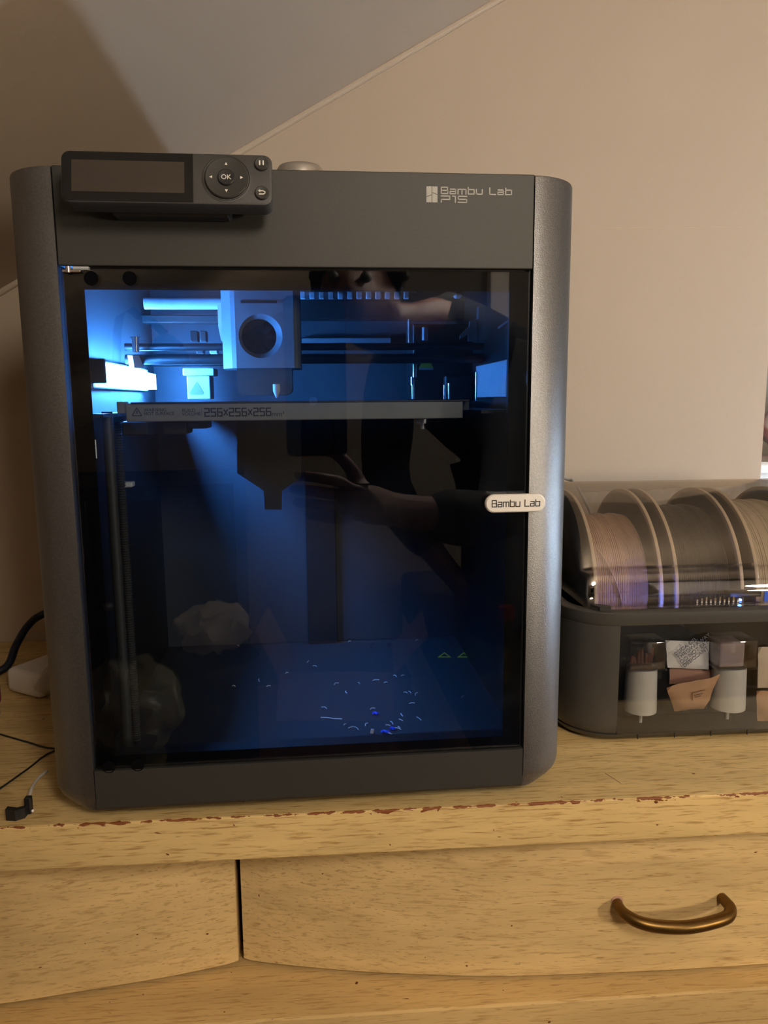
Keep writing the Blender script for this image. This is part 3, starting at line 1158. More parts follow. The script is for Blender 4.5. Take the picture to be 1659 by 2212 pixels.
for u, mm in ((960, M_yel), (1002, M_yel)):
    bm = NB()
    pa = [ppz(u + du, v, 0.0224) for du, v in ((-15, 1420), (15, 1420), (0, 1409))]
    prism(bm, [(p.x, p.y) for p in pa], 'z', 0.0222, 0.0225)
    st = obj('floor_warning', bm, mm, pr)
    bm = NB()
    pa = [ppz(u + du, v, 0.0224) for du, v in ((-8, 1418), (8, 1418), (0, 1412))]
    prism(bm, [(p.x, p.y) for p in pa], 'z', 0.0225, 0.0226)
    obj('warning_symbol', bm, M_ink, st)
# wiper block with a drop mark
wb = pblock('wiper_block', 403, 455, 812, 862, 0.26, 0.03, M_lgrey)
pblock('wiper_cap', 394, 462, 795, 811, 0.258, 0.034, M_lgrey)
p_ = [pp(u, v, 0.2598) for u, v in ((412, 853), (438, 853), (440, 848), (425, 824), (410, 848))]
bm = NB()
prism(bm, [(p.x, p.z) for p in p_], 'y', 0.2595, 0.2601)
obj('drop_mark', bm, M_grey, wb)
# left front lead screw and guide
for u0, v0, u1, v1, rr, nm, mm in ((246, 915, 276, 1290, 0.0030, 'lead_screw', M_dgrey),):
    Y = 0.075
    a_ = pp(u0 + 8, v0, Y)
    bm = NB()
    prof = []
    z = 0.03
    while z < a_.z:
        prof += [(0.0034, z), (0.0024, z + 0.0009), (0.0034, z + 0.0018)]
        z += 0.0020
    lathe(bm, prof, (a_.x, Y, 0), 'z', 14)
    obj(nm, bm, mm, pr, True)
vrod('guide_rod', 205, 950, 990, 0.04, 0.0012, M_alu)
pblock('limit_tab', 262, 286, 1042, 1053, 0.078, 0.01, M_lgrey)
bm = NB()
cyl(bm, (-0.150, 0.06, 0.0225), (-0.150, 0.06, 0.300), 0.0040, 18)
obj('guide_rod', bm, M_dgrey, pr, True)
for u in (800, 839):
    a_ = ppz(u, 1392, 0.0226)
    obj('floor_slot', bx(a_.x - .0012, a_.x + .0012, a_.y - .010, a_.y + .006, 0.0222, 0.0226), M_black, pr)

# scraps of plastic on the chamber floor
M_scrap = mat('pale_scrap', srgb(225, 225, 215), 0.5)
M_bscrap = mat('blue_scrap', srgb(40, 70, 220), 0.45)
scraps = [(727, 1478), (748, 1496), (812, 1470), (870, 1460), (876, 1497), (885, 1496), (833, 1475), (853, 1461), (775, 1477), (700, 1530), (868, 1545), (866, 1556), (805, 1532), (758, 1572), (770, 1574),
          (838, 1568), (846, 1562), (858, 1575), (862, 1572), (905, 1553), (1000, 1506), (890, 1520), (620, 1455), (580, 1483), (505, 1483), (560, 1470), (680, 1440), (900, 1500), (755, 1386), (900, 1384), (745, 1566), (792, 1566), (884, 1590), (515, 1395), (840, 1585), (665, 1430)]
for i, (u, v) in enumerate(scraps):
    p = tow(ppz(u, v, 0.0226))
    a = random.uniform(0, pi)
    L_ = random.uniform(0.0016, 0.0038)
    bm = NB()
    k = random.uniform(-1, 1)
    pts = [(-L_ * cos(a), -L_ * sin(a), 0.0003), (-L_ * .2 * cos(a) - k * .001 * sin(a), -L_ * .2 * sin(a) + k * .001 * cos(a), 0.0012), (L_ * cos(a), L_ * sin(a), 0.0005)]
    tube(bm, smooth_path(pts, 3), 0.00045, 5)
    o = obj('plastic_scrap', bm, M_scrap, None, True, (p.x, p.y, p.z))
    tag(o, 'tiny pale curl of waste plastic lying on the printer floor', 'scrap', 'pale plastic scraps on the printer floor')
p = tow(ppz(712, 1553, 0.0226))
o = obj('plastic_strand', tube(NB(), smooth_path([(-.008, .003, .0004), (-.002, .001, .001), (.004, -.0015, .0008), (.011, -.0015, .0004)], 4), 0.00045, 5), M_scrap, None, True, (p.x, p.y, p.z))
tag(o, 'longest straight pale strand of waste plastic on the printer floor', 'scrap')
for (u, v, lab, sz) in ((812, 1544, 'blue plastic scrap farther from the door on the printer floor', .0030), (833, 1584, 'long blue plastic scrap nearest the door beside a white chip', .0038), (848, 1577, 'small blue plastic scrap right of the long blue one', .0022)):
    p = tow(ppz(u, v, 0.0226))
    bm = NB()
    pts = [(-sz, 0, .0010), (-sz * .3, .0012, .0016), (sz * .3, -.0008, .0014), (sz, .0006, .0010)]
    tube(bm, smooth_path(pts, 3), [.0008] + [.0013] * 8 + [.0006], 7)
    o = obj('blue_scrap', bm, M_bscrap, None, True, (p.x, p.y, p.z))
    tag(o, lab, 'scrap', 'blue plastic scraps on the printer floor')
p = tow(ppz(803, 1585, 0.0226))
o = obj('white_chip', xf(bx(-.0014, .0014, -.0008, .0008, 0, .0040, .0003, 1), Matrix.Rotation(.2, 4, 'Y')), M_white, None, False, (p.x, p.y, p.z + .0003))
tag(o, 'small white plastic chip standing beside the long blue scrap', 'scrap')

# silver dome on the printer top
a_ = pw(648, 357, 0.13)
R_ = 0.0185
z0 = 0.4566
ztop = pw(648, 356.5, 0.13).z - z0
t = thing('silver_tin', 'round silver tin with a domed lid on top of the printer', 'tin', (a_.x, 0.13, z0))
bm = NB()
lathe(bm, [(0.0005, 0), (R_, 0), (R_, ztop - 0.010), (0.0005, ztop - 0.010)], (0, 0, 0), 'z', 36)
obj('tin_body', bm, M_alu, t, True)
bm = NB()
lathe(bm, [(R_ + 0.0008, ztop - 0.0125), (R_ + 0.0008, ztop - 0.005), (R_ - 0.001, ztop - 0.0022), (R_ - 0.006, ztop - 0.0006), (0.0005, ztop)], (0, 0, 0), 'z', 36)
obj('tin_lid', bm, mat('satin_silver', srgb(205, 200, 195), 0.3, 0.8), t, True)

# ------------------------------------------------------------------ filament box
AX0, AX1, AYF, AYB = 0.222, 0.605, 0.088, 0.368
ams = thing('filament_box', 'dark grey filament box with a clear domed lid right of the printer', 'filament box', ((AX0 + AX1) / 2, (AYF + AYB) / 2, 0))
ao = -Vector(ams.location)


def apart(name, bm, m, parent=None, smooth=False, label=None):
    xf(bm, Matrix.Translation(ao))
    return obj(name, bm, m, parent or ams, smooth, label=label)


M_ams = mat('charcoal_plastic', srgb(66, 64, 62), 0.42, 0, 0.05, 300, 0.06, 2000)


def ring_pts(x0, x1, y0, y1, r, z, n=8):
    return [Vector((x, y, z)) for x, y in rrect(x0, x1, y0, y1, r, n)]


# shell: wall ring open at the front window
RA, TK = 0.045, 0.004
WX0, WX1, WZ0, WZ1 = 0.2665, 0.560, 0.0085, 0.1085


def wall_path(ins):
    r = RA - ins
    pts = [(WX0, AYF + ins)]
    for k in range(1, 11):
        a = -pi / 2 - pi / 2 * k / 10
        pts.append((AX0 + RA + r * cos(a), AYF + RA + r * sin(a)))
    for k in range(0, 11):
        a = pi - pi / 2 * k / 10
        pts.append((AX0 + RA + r * cos(a), AYB - RA + r * sin(a)))
    for k in range(0, 11):
        a = pi / 2 - pi / 2 * k / 10
        pts.append((AX1 - RA + r * cos(a), AYB - RA + r * sin(a)))
    for k in range(0, 11):
        a = -pi / 2 * k / 10
        pts.append((AX1 - RA + r * cos(a), AYF + RA + r * sin(a)))
    pts.append((WX1, AYF + ins))
    return pts


bm = NB()
rings = []
for z, ins in ((0.006, 0.006), (0.010, 0.0015), (0.018, 0.0), (0.1095, 0.0)):
    o_ = wall_path(ins)
    i_ = wall_path(TK)
    rings.append([Vector((x, y, z)) for x, y in o_] + [Vector((x, y, z)) for x, y in i_[::-1]])
loft(bm, rings)
apart('shell', bm, M_ams, None, True)
# foot plate and inner floor
bm = NB()
loft(bm, [ring_pts(AX0 + i, AX1 - i, AYF + i, AYB - i, RA - i, z) for z, i in ((0.0015, 0.010), (0.004, 0.004), (0.0083, 0.0015))])
apart('base_plate', bm, M_ams, None, True)
for xx in (AX0 + 0.05, AX1 - 0.05):
    for yy in (AYF + 0.022, AYB - 0.03):
        bm = NB()
        lathe(bm, [(0.010, 0.0), (0.011, 0.0018)], (xx, yy, 0), 'z', 20)
        apart('rubber_foot', bm, M_black)
# rim band above the window and the tray under the spools
bm = NB()
outer = [(0.1095, 0.0005), (0.1125, -0.0010), (0.1205, -0.0010), (0.1215, 0.0002)]
rings = [ring_pts(AX0 + i, AX1 - i, AYF + i, AYB - i, RA - i, z, 10) for z, i in outer]
rings += [ring_pts(AX0 + 0.010, AX1 - 0.010, AYF + 0.010, AYB - 0.010, RA - 0.010, z, 10) for z in (0.1215, 0.1095)]
loft(bm, rings, True, False)
vv = [v for v in bm.verts]
n_ = len(rings[0])
bm.verts.ensure_lookup_table()
for i in range(n_):
    j = (i + 1) % n_
    bm.faces.new((bm.verts[i], bm.verts[j], bm.verts[5 * n_ + j], bm.verts[5 * n_ + i]))
apart('rim', bm, M_ams, None, True)
bm = NB()
box(bm, AX0 + 0.040, AX1 - 0.040, AYF + 0.0105, 0.1285, 0.1098, 0.1125, 0.0004, 1)
apart('front_ledge', bm, M_black)
# rollers under the spools
for yy in (0.177, 0.283):
    bm = NB()
    cyl(bm, (0.245, yy, 0.0225), (0.585, yy, 0.0225), 0.006, 14)
    apart('roller', bm, M_dgrey, None, True)
apart('inner_back', bx(WX0 - 0.03, WX1 + 0.03, 0.1270, 0.1288, 0.0085, 0.1096), M_black)
apart('front_window', bx(WX0 + 0.0004, WX1 - 0.0004, AYF + 0.0004, AYF + 0.0028, WZ0, WZ1 + 0.0008), M_clear)
bm = NB()
for k in range(9):
    box(bm, WX0 + 0.02 + k * 0.034, WX0 + 0.0205 + k * 0.034, AYF + 0.0006, AYF + 0.0018, 0.0035, 0.0083)
apart('base_notches', bm, M_black)

# lid: clear dome
CY, CZ, RD = 0.230, 0.113, 0.1075
prof = [(AYF + 0.016, 0.1218), (AYF + 0.017, 0.135), (AYF + 0.020, 0.1500), (AYF + 0.0235, 0.1530)]
for k in range(0, 25):
    a = radians(158) - radians(158 - 22) * k / 24
    prof.append((CY + RD * 1.0 * cos(a), CZ + RD * sin(a)))
prof += [(2 * CY - y, z) for y, z in prof[3::-1]]
rings = []
LX0, LX1 = 0.2405, 0.592
for x, s in ((LX0, 0.80), (LX0 + 0.0008, 0.88), (LX0 + 0.003, 0.94), (LX0 + 0.007, 0.98), (LX0 + 0.013, 1.0), (LX1 - 0.013, 1.0), (LX1 - 0.007, 0.98), (LX1 - 0.003, 0.94), (LX1 - 0.0008, 0.88), (LX1, 0.80)):
    rings.append([Vector((x, CY + (y - CY) * (0.9 + 0.1 * s), 0.1218 + (z - 0.1218) * s)) for y, z in prof])
bm = NB()
loft(bm, rings, False, False)
for r in (0, -1):
    bm.faces.new([bm.verts.new(p) for p in rings[r]])
bmesh.ops.remove_doubles(bm, verts=bm.verts[:], dist=1e-6)
lid = apart('lid', bm, M_lid, None, True, 'clear domed lid')
md = lid.modifiers.new('thick', 'SOLIDIFY')
md.thickness = 0.0016
# lid lip along the front and corner latch
bm = NB()
box(bm, LX0 + 0.004, LX1 - 0.004, AYF + 0.009, AYF + 0.0165, 0.1217, 0.1237, 0.0005, 1)
apart('lid_lip', bm, M_clearbox, lid)
bm = NB()
l0 = pw(1300, 1324, AYF + 0.012)
prism(bm, [(l0.x - 0.009, AYF + 0.017), (l0.x - 0.004, AYF + 0.006), (l0.x + 0.005, AYF + 0.003), (l0.x + 0.006, AYF + 0.008), (l0.x - 0.001, AYF + 0.016)], 'z', 0.1217, 0.1255)
apart('corner_latch', bm, M_dgrey)
# feeder hood on the tray with its blue light
f0, f1 = pw(1570, 1300, 0.115), pw(1642, 1276, 0.115)
apart('feeder_hood', bx(f0.x, f1.x, 0.112, 0.122, 0.1255, f1.z, 0.0008, 1), M_black)
lx = pw(1412, 1308, 0.118)
apart('feeder_hood', bx(0.300, 0.322, 0.1045, 0.1085, 0.1126, 0.1200, 0.0008, 1), M_black)
M_bled = emis('blue_led', (0.03, 0.14, 1.0), 110)
apart('status_led', bx(0.304, 0.320, 0.1088, 0.1096, 0.1150, 0.1185), M_bled, None, False, 'small blue status light')
apart('status_led', bx(0.384, 0.3862, 0.1075, 0.1100, 0.1238, 0.1250), M_bled, None, False, 'small blue status light')
bm = NB()
for k in range(10):
    x = 0.341 + k * 0.0042
    box(bm, x, x + 0.0016, 0.1020, 0.1026, 0.1240, 0.1275 + 0.001 * (k % 3))
apart('contact_pins', bm, M_chrome)
s0 = pw(1648, 1315, 0.104)
apart('blue_sticker', bx(s0.x, s0.x + 0.02, 0.1030, 0.1036, 0.1240, 0.1330), mat('blue_print', srgb(30, 80, 200), 0.4))

# spools
M_flange = mat('spool_card', srgb(56, 53, 50), 0.5)
M_fedge = mat('spool_rim', srgb(226, 206, 180), 0.5)


def spool(x0, wcol, wr, label, holes, ribs=0.0009, name='filament_spool'):
    w = 0.063
    t = thing(name, label, 'spool', (x0 + w / 2, CY, CZ + 0.001), 0, 'filament spools under the clear lid')
    R = 0.0985
    for s in (-1, 1):
        bm = NB()
        xx = s * w / 2
        lathe(bm, [(0.027, -0.0015), (R - 0.004, -0.0015), (R - 0.004, 0.0015), (0.027, 0.0015), (0.027, -0.0015)], (xx, 0, 0), 'x', 72)
        fl = obj('flange', bm, M_flange, t, True)
        bm = NB()
        lathe(bm, [(R - 0.0042, -0.0016), (R - 0.0004, -0.0016), (R, -0.001), (R, 0.001), (R - 0.0004, 0.0016), (R - 0.0042, 0.0016), (R - 0.0042, -0.0016)], (xx, 0, 0), 'x', 96)
        obj('flange_rim', bm, M_fedge, fl, True)
        if holes and s == -1 or holes > 1:
            bm = NB()
            for q in range(9):
                rr = 0.050 + q * 0.0048
                nn = 92
                for k in range(nn):
                    a = 2 * pi * (k + 0.5 * (q % 2)) / nn
                    cy_, cz_ = rr * cos(a), rr * sin(a)
                    d = [(0.0013 * cos(b), 0.0005 * sin(b)) for b in (0, pi / 2, pi, 3 * pi / 2)]
                    vsx = [bm.verts.new((xx - 0.0017, cy_ + p[0] * cos(a) - p[1] * sin(a), cz_ + p[0] * sin(a) + p[1] * cos(a))) for p in d]
                    bm.faces.new(vsx)
            ho = obj('hole_light_dots', bm, mat('hole_light', srgb(190, 180, 170), 0.5) if 'hole_light' not in MATS else MATS['hole_light'], fl)  # pale dots stand for light seen through the holes
            ho['kind'] = 'stuff'
    prof = []
    k = -w / 2 + 0.0022
    prof.append((0.027, k))
    while k < w / 2 - 0.0024:
        rj = wr + 0.0007 * sin(k * 410) + random.uniform(-0.0003, 0.0003)
        prof += [(rj - ribs * 0.5, k), (rj, k + 0.0005), (rj, k + 0.0011), (rj - ribs * 0.5, k + 0.00165)]
        k += 0.00175
    prof.append((0.027, k))
    bm = NB()
    lathe(bm, prof, (0, 0, 0), 'x', 72)
    obj('filament_winding', bm, wcol, t, True)
    bm = NB()
    lathe(bm, [(0.0268, -w / 2 + 0.001), (0.0268, w / 2 - 0.001), (0.024, w / 2 - 0.001), (0.024, -w / 2 + 0.001), (0.0268, -w / 2 + 0.001)], (0, 0, 0), 'x', 32)
    obj('hub', bm, M_flange, t)
    return t


sp1 = spool(0.2600, mat('peach_filament', srgb(205, 170, 148), 0.4, 0, 0.08, 200), 0.072, 'spool of pale peach filament, nearest the printer, with a perforated side', 1)
pts = [(pw(u, v, 0.133) - Vector(sp1.location)) for u, v in ((1322, 1205), (1334, 1225), (1348, 1262), (1358, 1295), (1364, 1322))]
pts = [Vector((p.x, -sqrt(max(0, 0.0755 ** 2 - p.z ** 2)) if abs(p.z) < 0.08 else p.y, p.z)) for p in pts]
obj('loose_strand', tube(NB(), smooth_path(pts, 4), 0.0009, 6), MATS['peach_filament'], sp1, True)
sp2 = spool(0.3380, mat('charcoal_filament', srgb(64, 62, 60), 0.4, 0, 0.1, 200), 0.080, 'spool of charcoal filament, second from the printer', 1)
sp3 = spool(0.4160, mat('ivory_filament', srgb(214, 200, 178), 0.4, 0, 0.08, 200), 0.084, 'spool of ivory filament, third from the printer', 0)
sp4 = spool(0.4940, mat('grey_filament', srgb(120, 120, 120), 0.4, 0, 0.08, 200), 0.080, 'spool of grey filament, farthest from the printer', 0)

# drying canisters, packets and kraft bags behind the window
M_can = mat('milky_plastic', srgb(196, 196, 192), 0.4)


def canister(u0, u1, v0, v1, ub, vb, label):
    Y = 0.1125
    a, b = pw(u0, v0, Y - 0.012), pw(u1, v1, Y - 0.012)
    w = (b.x - a.x)
    cx = (a.x + b.x) / 2
    t = thing('drying_canister', label, 'canister', (cx, Y, 0.0085), 0, 'drying canisters in the filament box')
    rr = w * 0.44
    hb = b.z - 0.0085
    hf = 0.0125
    bm = NB()
    lathe(bm, [(0.0005, hf), (rr, hf), (rr * 1.0, hf + 0.002), (rr * 0.93, hb - 0.001), (0.0005, hb - 0.001)], (0, 0, 0), 'z', 32)
    obj('cylinder', bm, M_can, t, True)
    bm = NB()
    lathe(bm, [(0.0016, 0.0), (0.0016, hf)], (0.001, 0, 0), 'z', 10)
    obj('pin', bm, M_can, t)
    bm = NB()
    hb2 = a.z - 0.0085
    box(bm, -w / 2, w / 2, -w * .4, w * .4, hb, hb2, 0.0015, 2)
    bo = obj('clear_box', bm, M_clearbox, t, True)
    md = bo.modifiers.new('thick', 'SOLIDIFY')
    md.thickness = 0.0008
    bm = NB()
    box(bm, -w / 2 - .001, w / 2 + .001, -w * .42, w * .42, hb - .0008, hb + 0.0006)
    obj('box_rim', bm, M_clearbox, bo)
    return t, w, hb, hb2


t1, w1, hb1, hb2 = canister(1362, 1437, 1387, 1446, 1400, 1548, 'milky canister with a clear box on top, nearest the printer')
bm = NB()
for k in range(7):
    x = -w1 * .3 + k * w1 * .1
    cyl(bm, (x, random.uniform(-.004, .004), hb1 + .002), (x + random.uniform(-.002, .002), random.uniform(-.004, .004), hb1 + random.uniform(.006, .016)), .0016, 8)
obj('box_contents', bm, mat('amber_beads', srgb(118, 76, 56), 0.4), t1)
t2, w2, hb1, hb2 = canister(1553, 1632, 1384, 1442, 1590, 1545, 'milky canister with a pink filled clear box on top, farther from the printer')
obj('box_contents', bx(-w2 * .46, w2 * .2, -w2 * .34, w2 * .34, hb1 + .001, hb2 - .003, .002, 2), mat('pink_powder', srgb(188, 172, 176), 0.7), t2)


def sheet(name, corners, thick, m, label, cat, seed, amp=0.0015, nu=9, nv=7, bulge=0.006, group=None):
    """a filled packet spanned by four corners (bl, br, tr, tl)"""
    bl, br, tr, tl = [Vector(c) for c in corners]
    base = (bl + br) / 2
    nrm = (br - bl).cross(tl - bl).normalized()
    from mathutils import noise
    bm = NB()
    for sgn in (1, -1):
        g = []
        for j in range(nv + 1):
            row = []
            for i in range(nu + 1):
                s, t_ = i / nu, j / nv
                p = bl * (1 - s) * (1 - t_) + br * s * (1 - t_) + tr * s * t_ + tl * (1 - s) * t_
                fall = (4 * s * (1 - s) * 4 * t_ * (1 - t_)) ** 0.6
                d = noise.noise(p * 70 + Vector((seed, seed, 0))) * amp
                row.append(bm.verts.new(p - base + nrm * (sgn * (bulge * fall + thick / 2) + d)))
            g.append(row)
        for j in range(nv):
            for i in range(nu):
                bm.faces.new((g[j][i], g[j][i + 1], g[j + 1][i + 1], g[j + 1][i]))
    bmesh.ops.remove_doubles(bm, verts=bm.verts[:], dist=thick * 1.05 + 1e-5)
    o = obj(name, bm, m, None, True, base)
    tag(o, label, cat, group)
    return o, base


M_tyvek = mat('white_packet_paper', srgb(222, 222, 226), 0.6, 0, 0.05, 60, 0.2, 120)
M_kraft = mat('kraft_paper', srgb(182, 144, 112), 0.75, 0, 0.06, 40, 0.3, 90)
c = [pw(1442, 1442, 0.114), pw(1530, 1446, 0.114), pw(1532, 1386, 0.118), pw(1437, 1383, 0.118)]
pk, base = sheet('silica_packet', c, 0.0006, M_tyvek, 'white silica gel packet printed in grey between the canisters', 'packet', 2, 0.0008, 9, 7, 0.0028)
bm = text_bm('SILICA GEL\nTHROW AWAY\nDO NOT EAT\nDESICCANT', 0.0052, 0.0002, 'LEFT', 0.9)
xf(bm, Matrix.Translation(pw(1460, 1418, 0.1105) - base) @ Matrix.Rotation(radians(-38), 4, 'Y') @ UP_XZ)
obj('printed_text', bm, mat('grey_print', srgb(120, 124, 140), 0.6), pk)
c = [pw(1455, 1535, 0.108), pw(1520, 1530, 0.108), pw(1558, 1455, 0.105), pw(1438, 1484, 0.105)]
kb, base = sheet('kraft_bag', c, 0.0008, M_kraft, 'crumpled brown kraft paper bag with a small printed box between the canisters', 'paper bag', 5, 0.0035, 9, 7, 0.006)
bm = NB()
for (u0, v0, u1, v1) in ((1495, 1497, 1524, 1490), (1495, 1497, 1496, 1514), (1500, 1502, 1518, 1498), (1501, 1506, 1514, 1503)):
    p0, p1 = pw(u0, v0, 0.0975) - base, pw(u1, v1, 0.0975) - base
    cyl(bm, p0, p1, 0.0003, 5)
obj('printed_box', bm, mat('brown_print', srgb(110, 80, 56), 0.7), kb)
c = [pw(1446, 1478, 0.121), pw(1545, 1470, 0.121), pw(1562, 1448, 0.121), pw(1446, 1440, 0.121)]
kf, _ = sheet('kraft_bag', c, 0.0008, mat('kraft_paper_dull', srgb(168, 128, 112), 0.75, 0, 0.06, 40, 0.3, 90), 'folded brown paper bag half hidden behind the printed kraft bag', 'paper bag', 8, 0.0015, 9, 7, 0.003)
c = [pw(1636, 1560, 0.106), pw(1700, 1560, 0.106), pw(1700, 1492, 0.108), pw(1634, 1492, 0.108)]
sheet('kraft_bag', c, 0.0008, M_kraft, 'brown paper bag cut off by the right edge of the picture', 'paper bag', 11, 0.003, 9, 7, 0.004)
c = [pw(1636, 1486, 0.112), pw(1700, 1486, 0.112), pw(1700, 1396, 0.116), pw(1638, 1398, 0.116)]
sheet('silica_packet', c, 0.0006, mat('beige_packet_paper', srgb(206, 190, 172), 0.6), 'beige packet above the paper bag at the right edge of the picture', 'packet', 12, 0.001, 7, 5, 0.003)

# guide tube behind the filament box
bm = NB()
tube(bm, smooth_path([(0.12, 0.415, 0.30), (0.22, 0.412, 0.27), pw(1215, 1029, 0.40), pw(1242, 1043, 0.385), (0.345, 0.375, 0.15), (0.35, 0.371, 0.10)], 6), 0.002, 10)
tag(obj('guide_tube', bm, mat('white_tube', srgb(200, 200, 205), 0.35), None, True), 'thin whitish guide tube running down behind the filament box', 'tube')

# ------------------------------------------------------------------ things at the left of the printer
p0, p1 = pwz(15, 1497, 0), pwz(75, 1512, 0)
ps = thing('power_strip', 'white power strip lying on the dresser left of the printer', 'power strip', (p0.x, p0.y, 0), 0)
dirx = (pwz(75, 1512, 0) - pwz(17, 1497, 0)).normalized()
ang = atan2(dirx.y, dirx.x)
wps = 0.052
ps.rotation_euler = (0, 0, ang)
lps = 0.235
bm = NB()
box(bm, 0, wps, 0, lps, 0.0012, 0.028, 0.006, 3)
obj('strip_body', bm, M_white, ps, True)
for k in range(3):
    yy = 0.05 + k * 0.065
    bm = NB()
    lathe(bm, [(0.0145, 0.0270), (0.0160, 0.0286), (0.0172, 0.0286), (0.0172, 0.0270), (0.0145, 0.0270)], (wps / 2, yy, 0), 'z', 28)
    so = obj('socket', bm, M_white, ps, True)
    for dx in (-0.006, 0.006):
        bm = NB()
        box(bm, wps / 2 + dx - .0009, wps / 2 + dx + .0009, yy - .004, yy + .004, 0.0278, 0.0284)
        obj('socket_slot', bm, M_dark, so)
# crumpled clear wrapper
bm = NB()
q = pwz(98, 1512, 0)
bmesh.ops.create_icosphere(bm, subdivisions=4, radius=0.02)
for v in bm.verts:
    v.co = Vector((v.co.x * 1.1, v.co.y * 0.8, v.co.z * 0.85))
crumple(bm, 0.006, 60, 3)
zz = min(v.co.z for v in bm.verts)
xf(bm, Matrix.Translation((0, 0, -zz)))
o = obj('clear_wrapper', bm, glass('crinkled_film', (0.86, 0.84, 0.80), 0.12, 0.15, 0.05), None, False, (q.x + 0.012, q.y + 0.004, 0.0003))
tag(o, 'crumpled clear plastic wrapper between the power strip and printer', 'wrapper')
# thick dark cable
bm = NB()
cp = [(-0.20, 0.402, 0.075), (-0.26, 0.40, 0.085)] + [pw(u, v, y) for u, v, y in ((100, 1323, 0.385), (62, 1350, 0.36), (35, 1393, 0.335), (8, 1445, 0.31))] + [(-0.395, 0.285, 0.0052), (-0.43, 0.24, 0.0052), (-0.46, 0.16, 0.0052)]
tube(bm, smooth_path(cp, 6), 0.0045, 12)
tag(obj('power_cable', bm, mat('navy_cable', srgb(22, 26, 44), 0.45), None, True), 'thick dark blue cable coming down behind the printer at the left', 'cable')
# magenta cap at the very edge
q = pwz(-4, 1542, 0)
t = thing('nail_polish_bottle', 'magenta bottle with a black foot cut off by the left edge', 'bottle', (q.x - 0.006, q.y, 0))
bm = NB()
lathe(bm, [(0.0005, 0.010), (0.008, 0.010), (0.0095, 0.014), (0.0095, 0.032), (0.006, 0.038), (0.0005, 0.040)], (0, 0, 0), 'z', 20)
obj('bottle_body', bm, mat('magenta_plastic', srgb(150, 20, 80), 0.35), t, True)
bm = NB()
lathe(bm, [(0.0005, 0.0), (0.0075, 0.0), (0.0075, 0.010), (0.0005, 0.010)], (0, 0, 0), 'z', 20)
obj('bottle_foot', bm, M_black, t, True)
# two black strands
zz = 0.0012
j = pwz(122, 1617, zz)
for pts, lab in ((((-60, 1570), (0, 1586), (60, 1603), (120, 1617)), 'thin black strand meeting the printer from farther back, left of the printer'),
                 (((-60, 1738), (0, 1703), (60, 1661), (120, 1621)), 'thin black strand running forwards to the left edge of the picture')):
    bm = NB()
    tube(bm, smooth_path([pwz(u, v, zz) for u, v in pts] + [Vector((-0.19, 0.125, zz + .0006))], 4), 0.0008, 8)
    tag(obj('filament_strand', bm, M_ink, None, True), lab, 'filament', 'loose black strands left of the printer')
# black clip with a white lead
t = thing('clip_lead', 'small black clip on a curved white lead in front of the printer', 'clip', pwz(40, 1765, 0))
b0 = Vector(t.location)
bm = NB()
pts = [pwz(u, v, z_) - b0 for u, v, z_ in ((15, 1757, 0.0045), (35, 1759, 0.0045), (56, 1753, 0.0045), (61, 1745, 0.0048))]
rings = []
for i, p in enumerate(pts):
    hgt = (0.0045, 0.0042, 0.0040, 0.0040)[i]
    rings.append([p + Vector((0, dy, dz)) for dy, dz in ((-.0022, -hgt), (.0022, -hgt), (.0022, hgt), (-.0022, hgt))])
loft(bm, rings)
box(bm, pts[3].x - .0022, pts[3].x + .0026, pts[3].y - .002, pts[3].y + .003, .0004, .0135, .0006, 1)
obj('clip_body', bm, M_black, t)
bm = NB()
bmesh.ops.create_icosphere(bm, subdivisions=2, radius=0.0011)
pp_ = pwz(63, 1760, 0.004) - b0
xf(bm, Matrix.Translation((pp_.x, pts[3].y - .0022, 0.0035)))
obj('clip_rivet', bm, M_white, t, True)
bm = NB()
pts2 = [Vector((pts[3].x, pts[3].y, 0.0125))] + [pwz(u, v, z_) - b0 for u, v, z_ in ((62, 1722, 0.010), (70, 1700, 0.006), (85, 1679, 0.003), (103, 1664, 0.0012))]
tube(bm, smooth_path(pts2, 5), [.0012] * 20 + [.0006], 8)
obj('white_lead', bm, M_white, t, True)

# ------------------------------------------------------------------ alcove at the far right
al = 0.80
tb = thing('side_table', 'small white table in the alcove beyond the wall end', 'table', (1.05, 0.85, FZ))
obj('table_top', bx(-0.38, 0.38, -0.25, 0.25, 0.985, 1.005, 0.003, 1), M_white, tb)
for sx in (-.34, .34):
    for sy in (-.21, .21):
        obj('leg', bx(sx - .02, sx + .02, sy - .02, sy + .02, 0, 0.985), M_white, tb)
for (dx, dy, sx, sz, colr, lab, nm) in ((-0.24, -0.14, .055, .045, srgb(235, 235, 245), 'white crumpled bag at the right edge beyond the wall end', 'white_bag'), (-0.31, -0.12, .022, .040, srgb(225, 120, 140), 'pink pouch at the right edge beside the white bag', 'pink_pouch'), (-0.27, 0.03, .06, .075, srgb(160, 165, 185), 'bluish grey cloth bundle behind the white bag at the right edge', 'cloth_bundle')):
    bm = NB()
    bmesh.ops.create_icosphere(bm, subdivisions=4, radius=1)
    for v in bm.verts:
        v.co = Vector((v.co.x * sx, v.co.y * sx, v.co.z * sz))
    crumple(bm, sx * .25, 30, dx * 50)
    zz = min(v.co.z for v in bm.verts)
    xf(bm, Matrix.Translation((0, 0, -zz)))
    o = obj(nm, bm, mat(nm + '_fabric', colr, 0.7), None, True, (1.05 + dx, 0.85 + dy, FZ + 1.0055))
    tag(o, lab, 'bag' if 'bag' in nm else ('pouch' if 'pouch' in nm else 'cloth'))

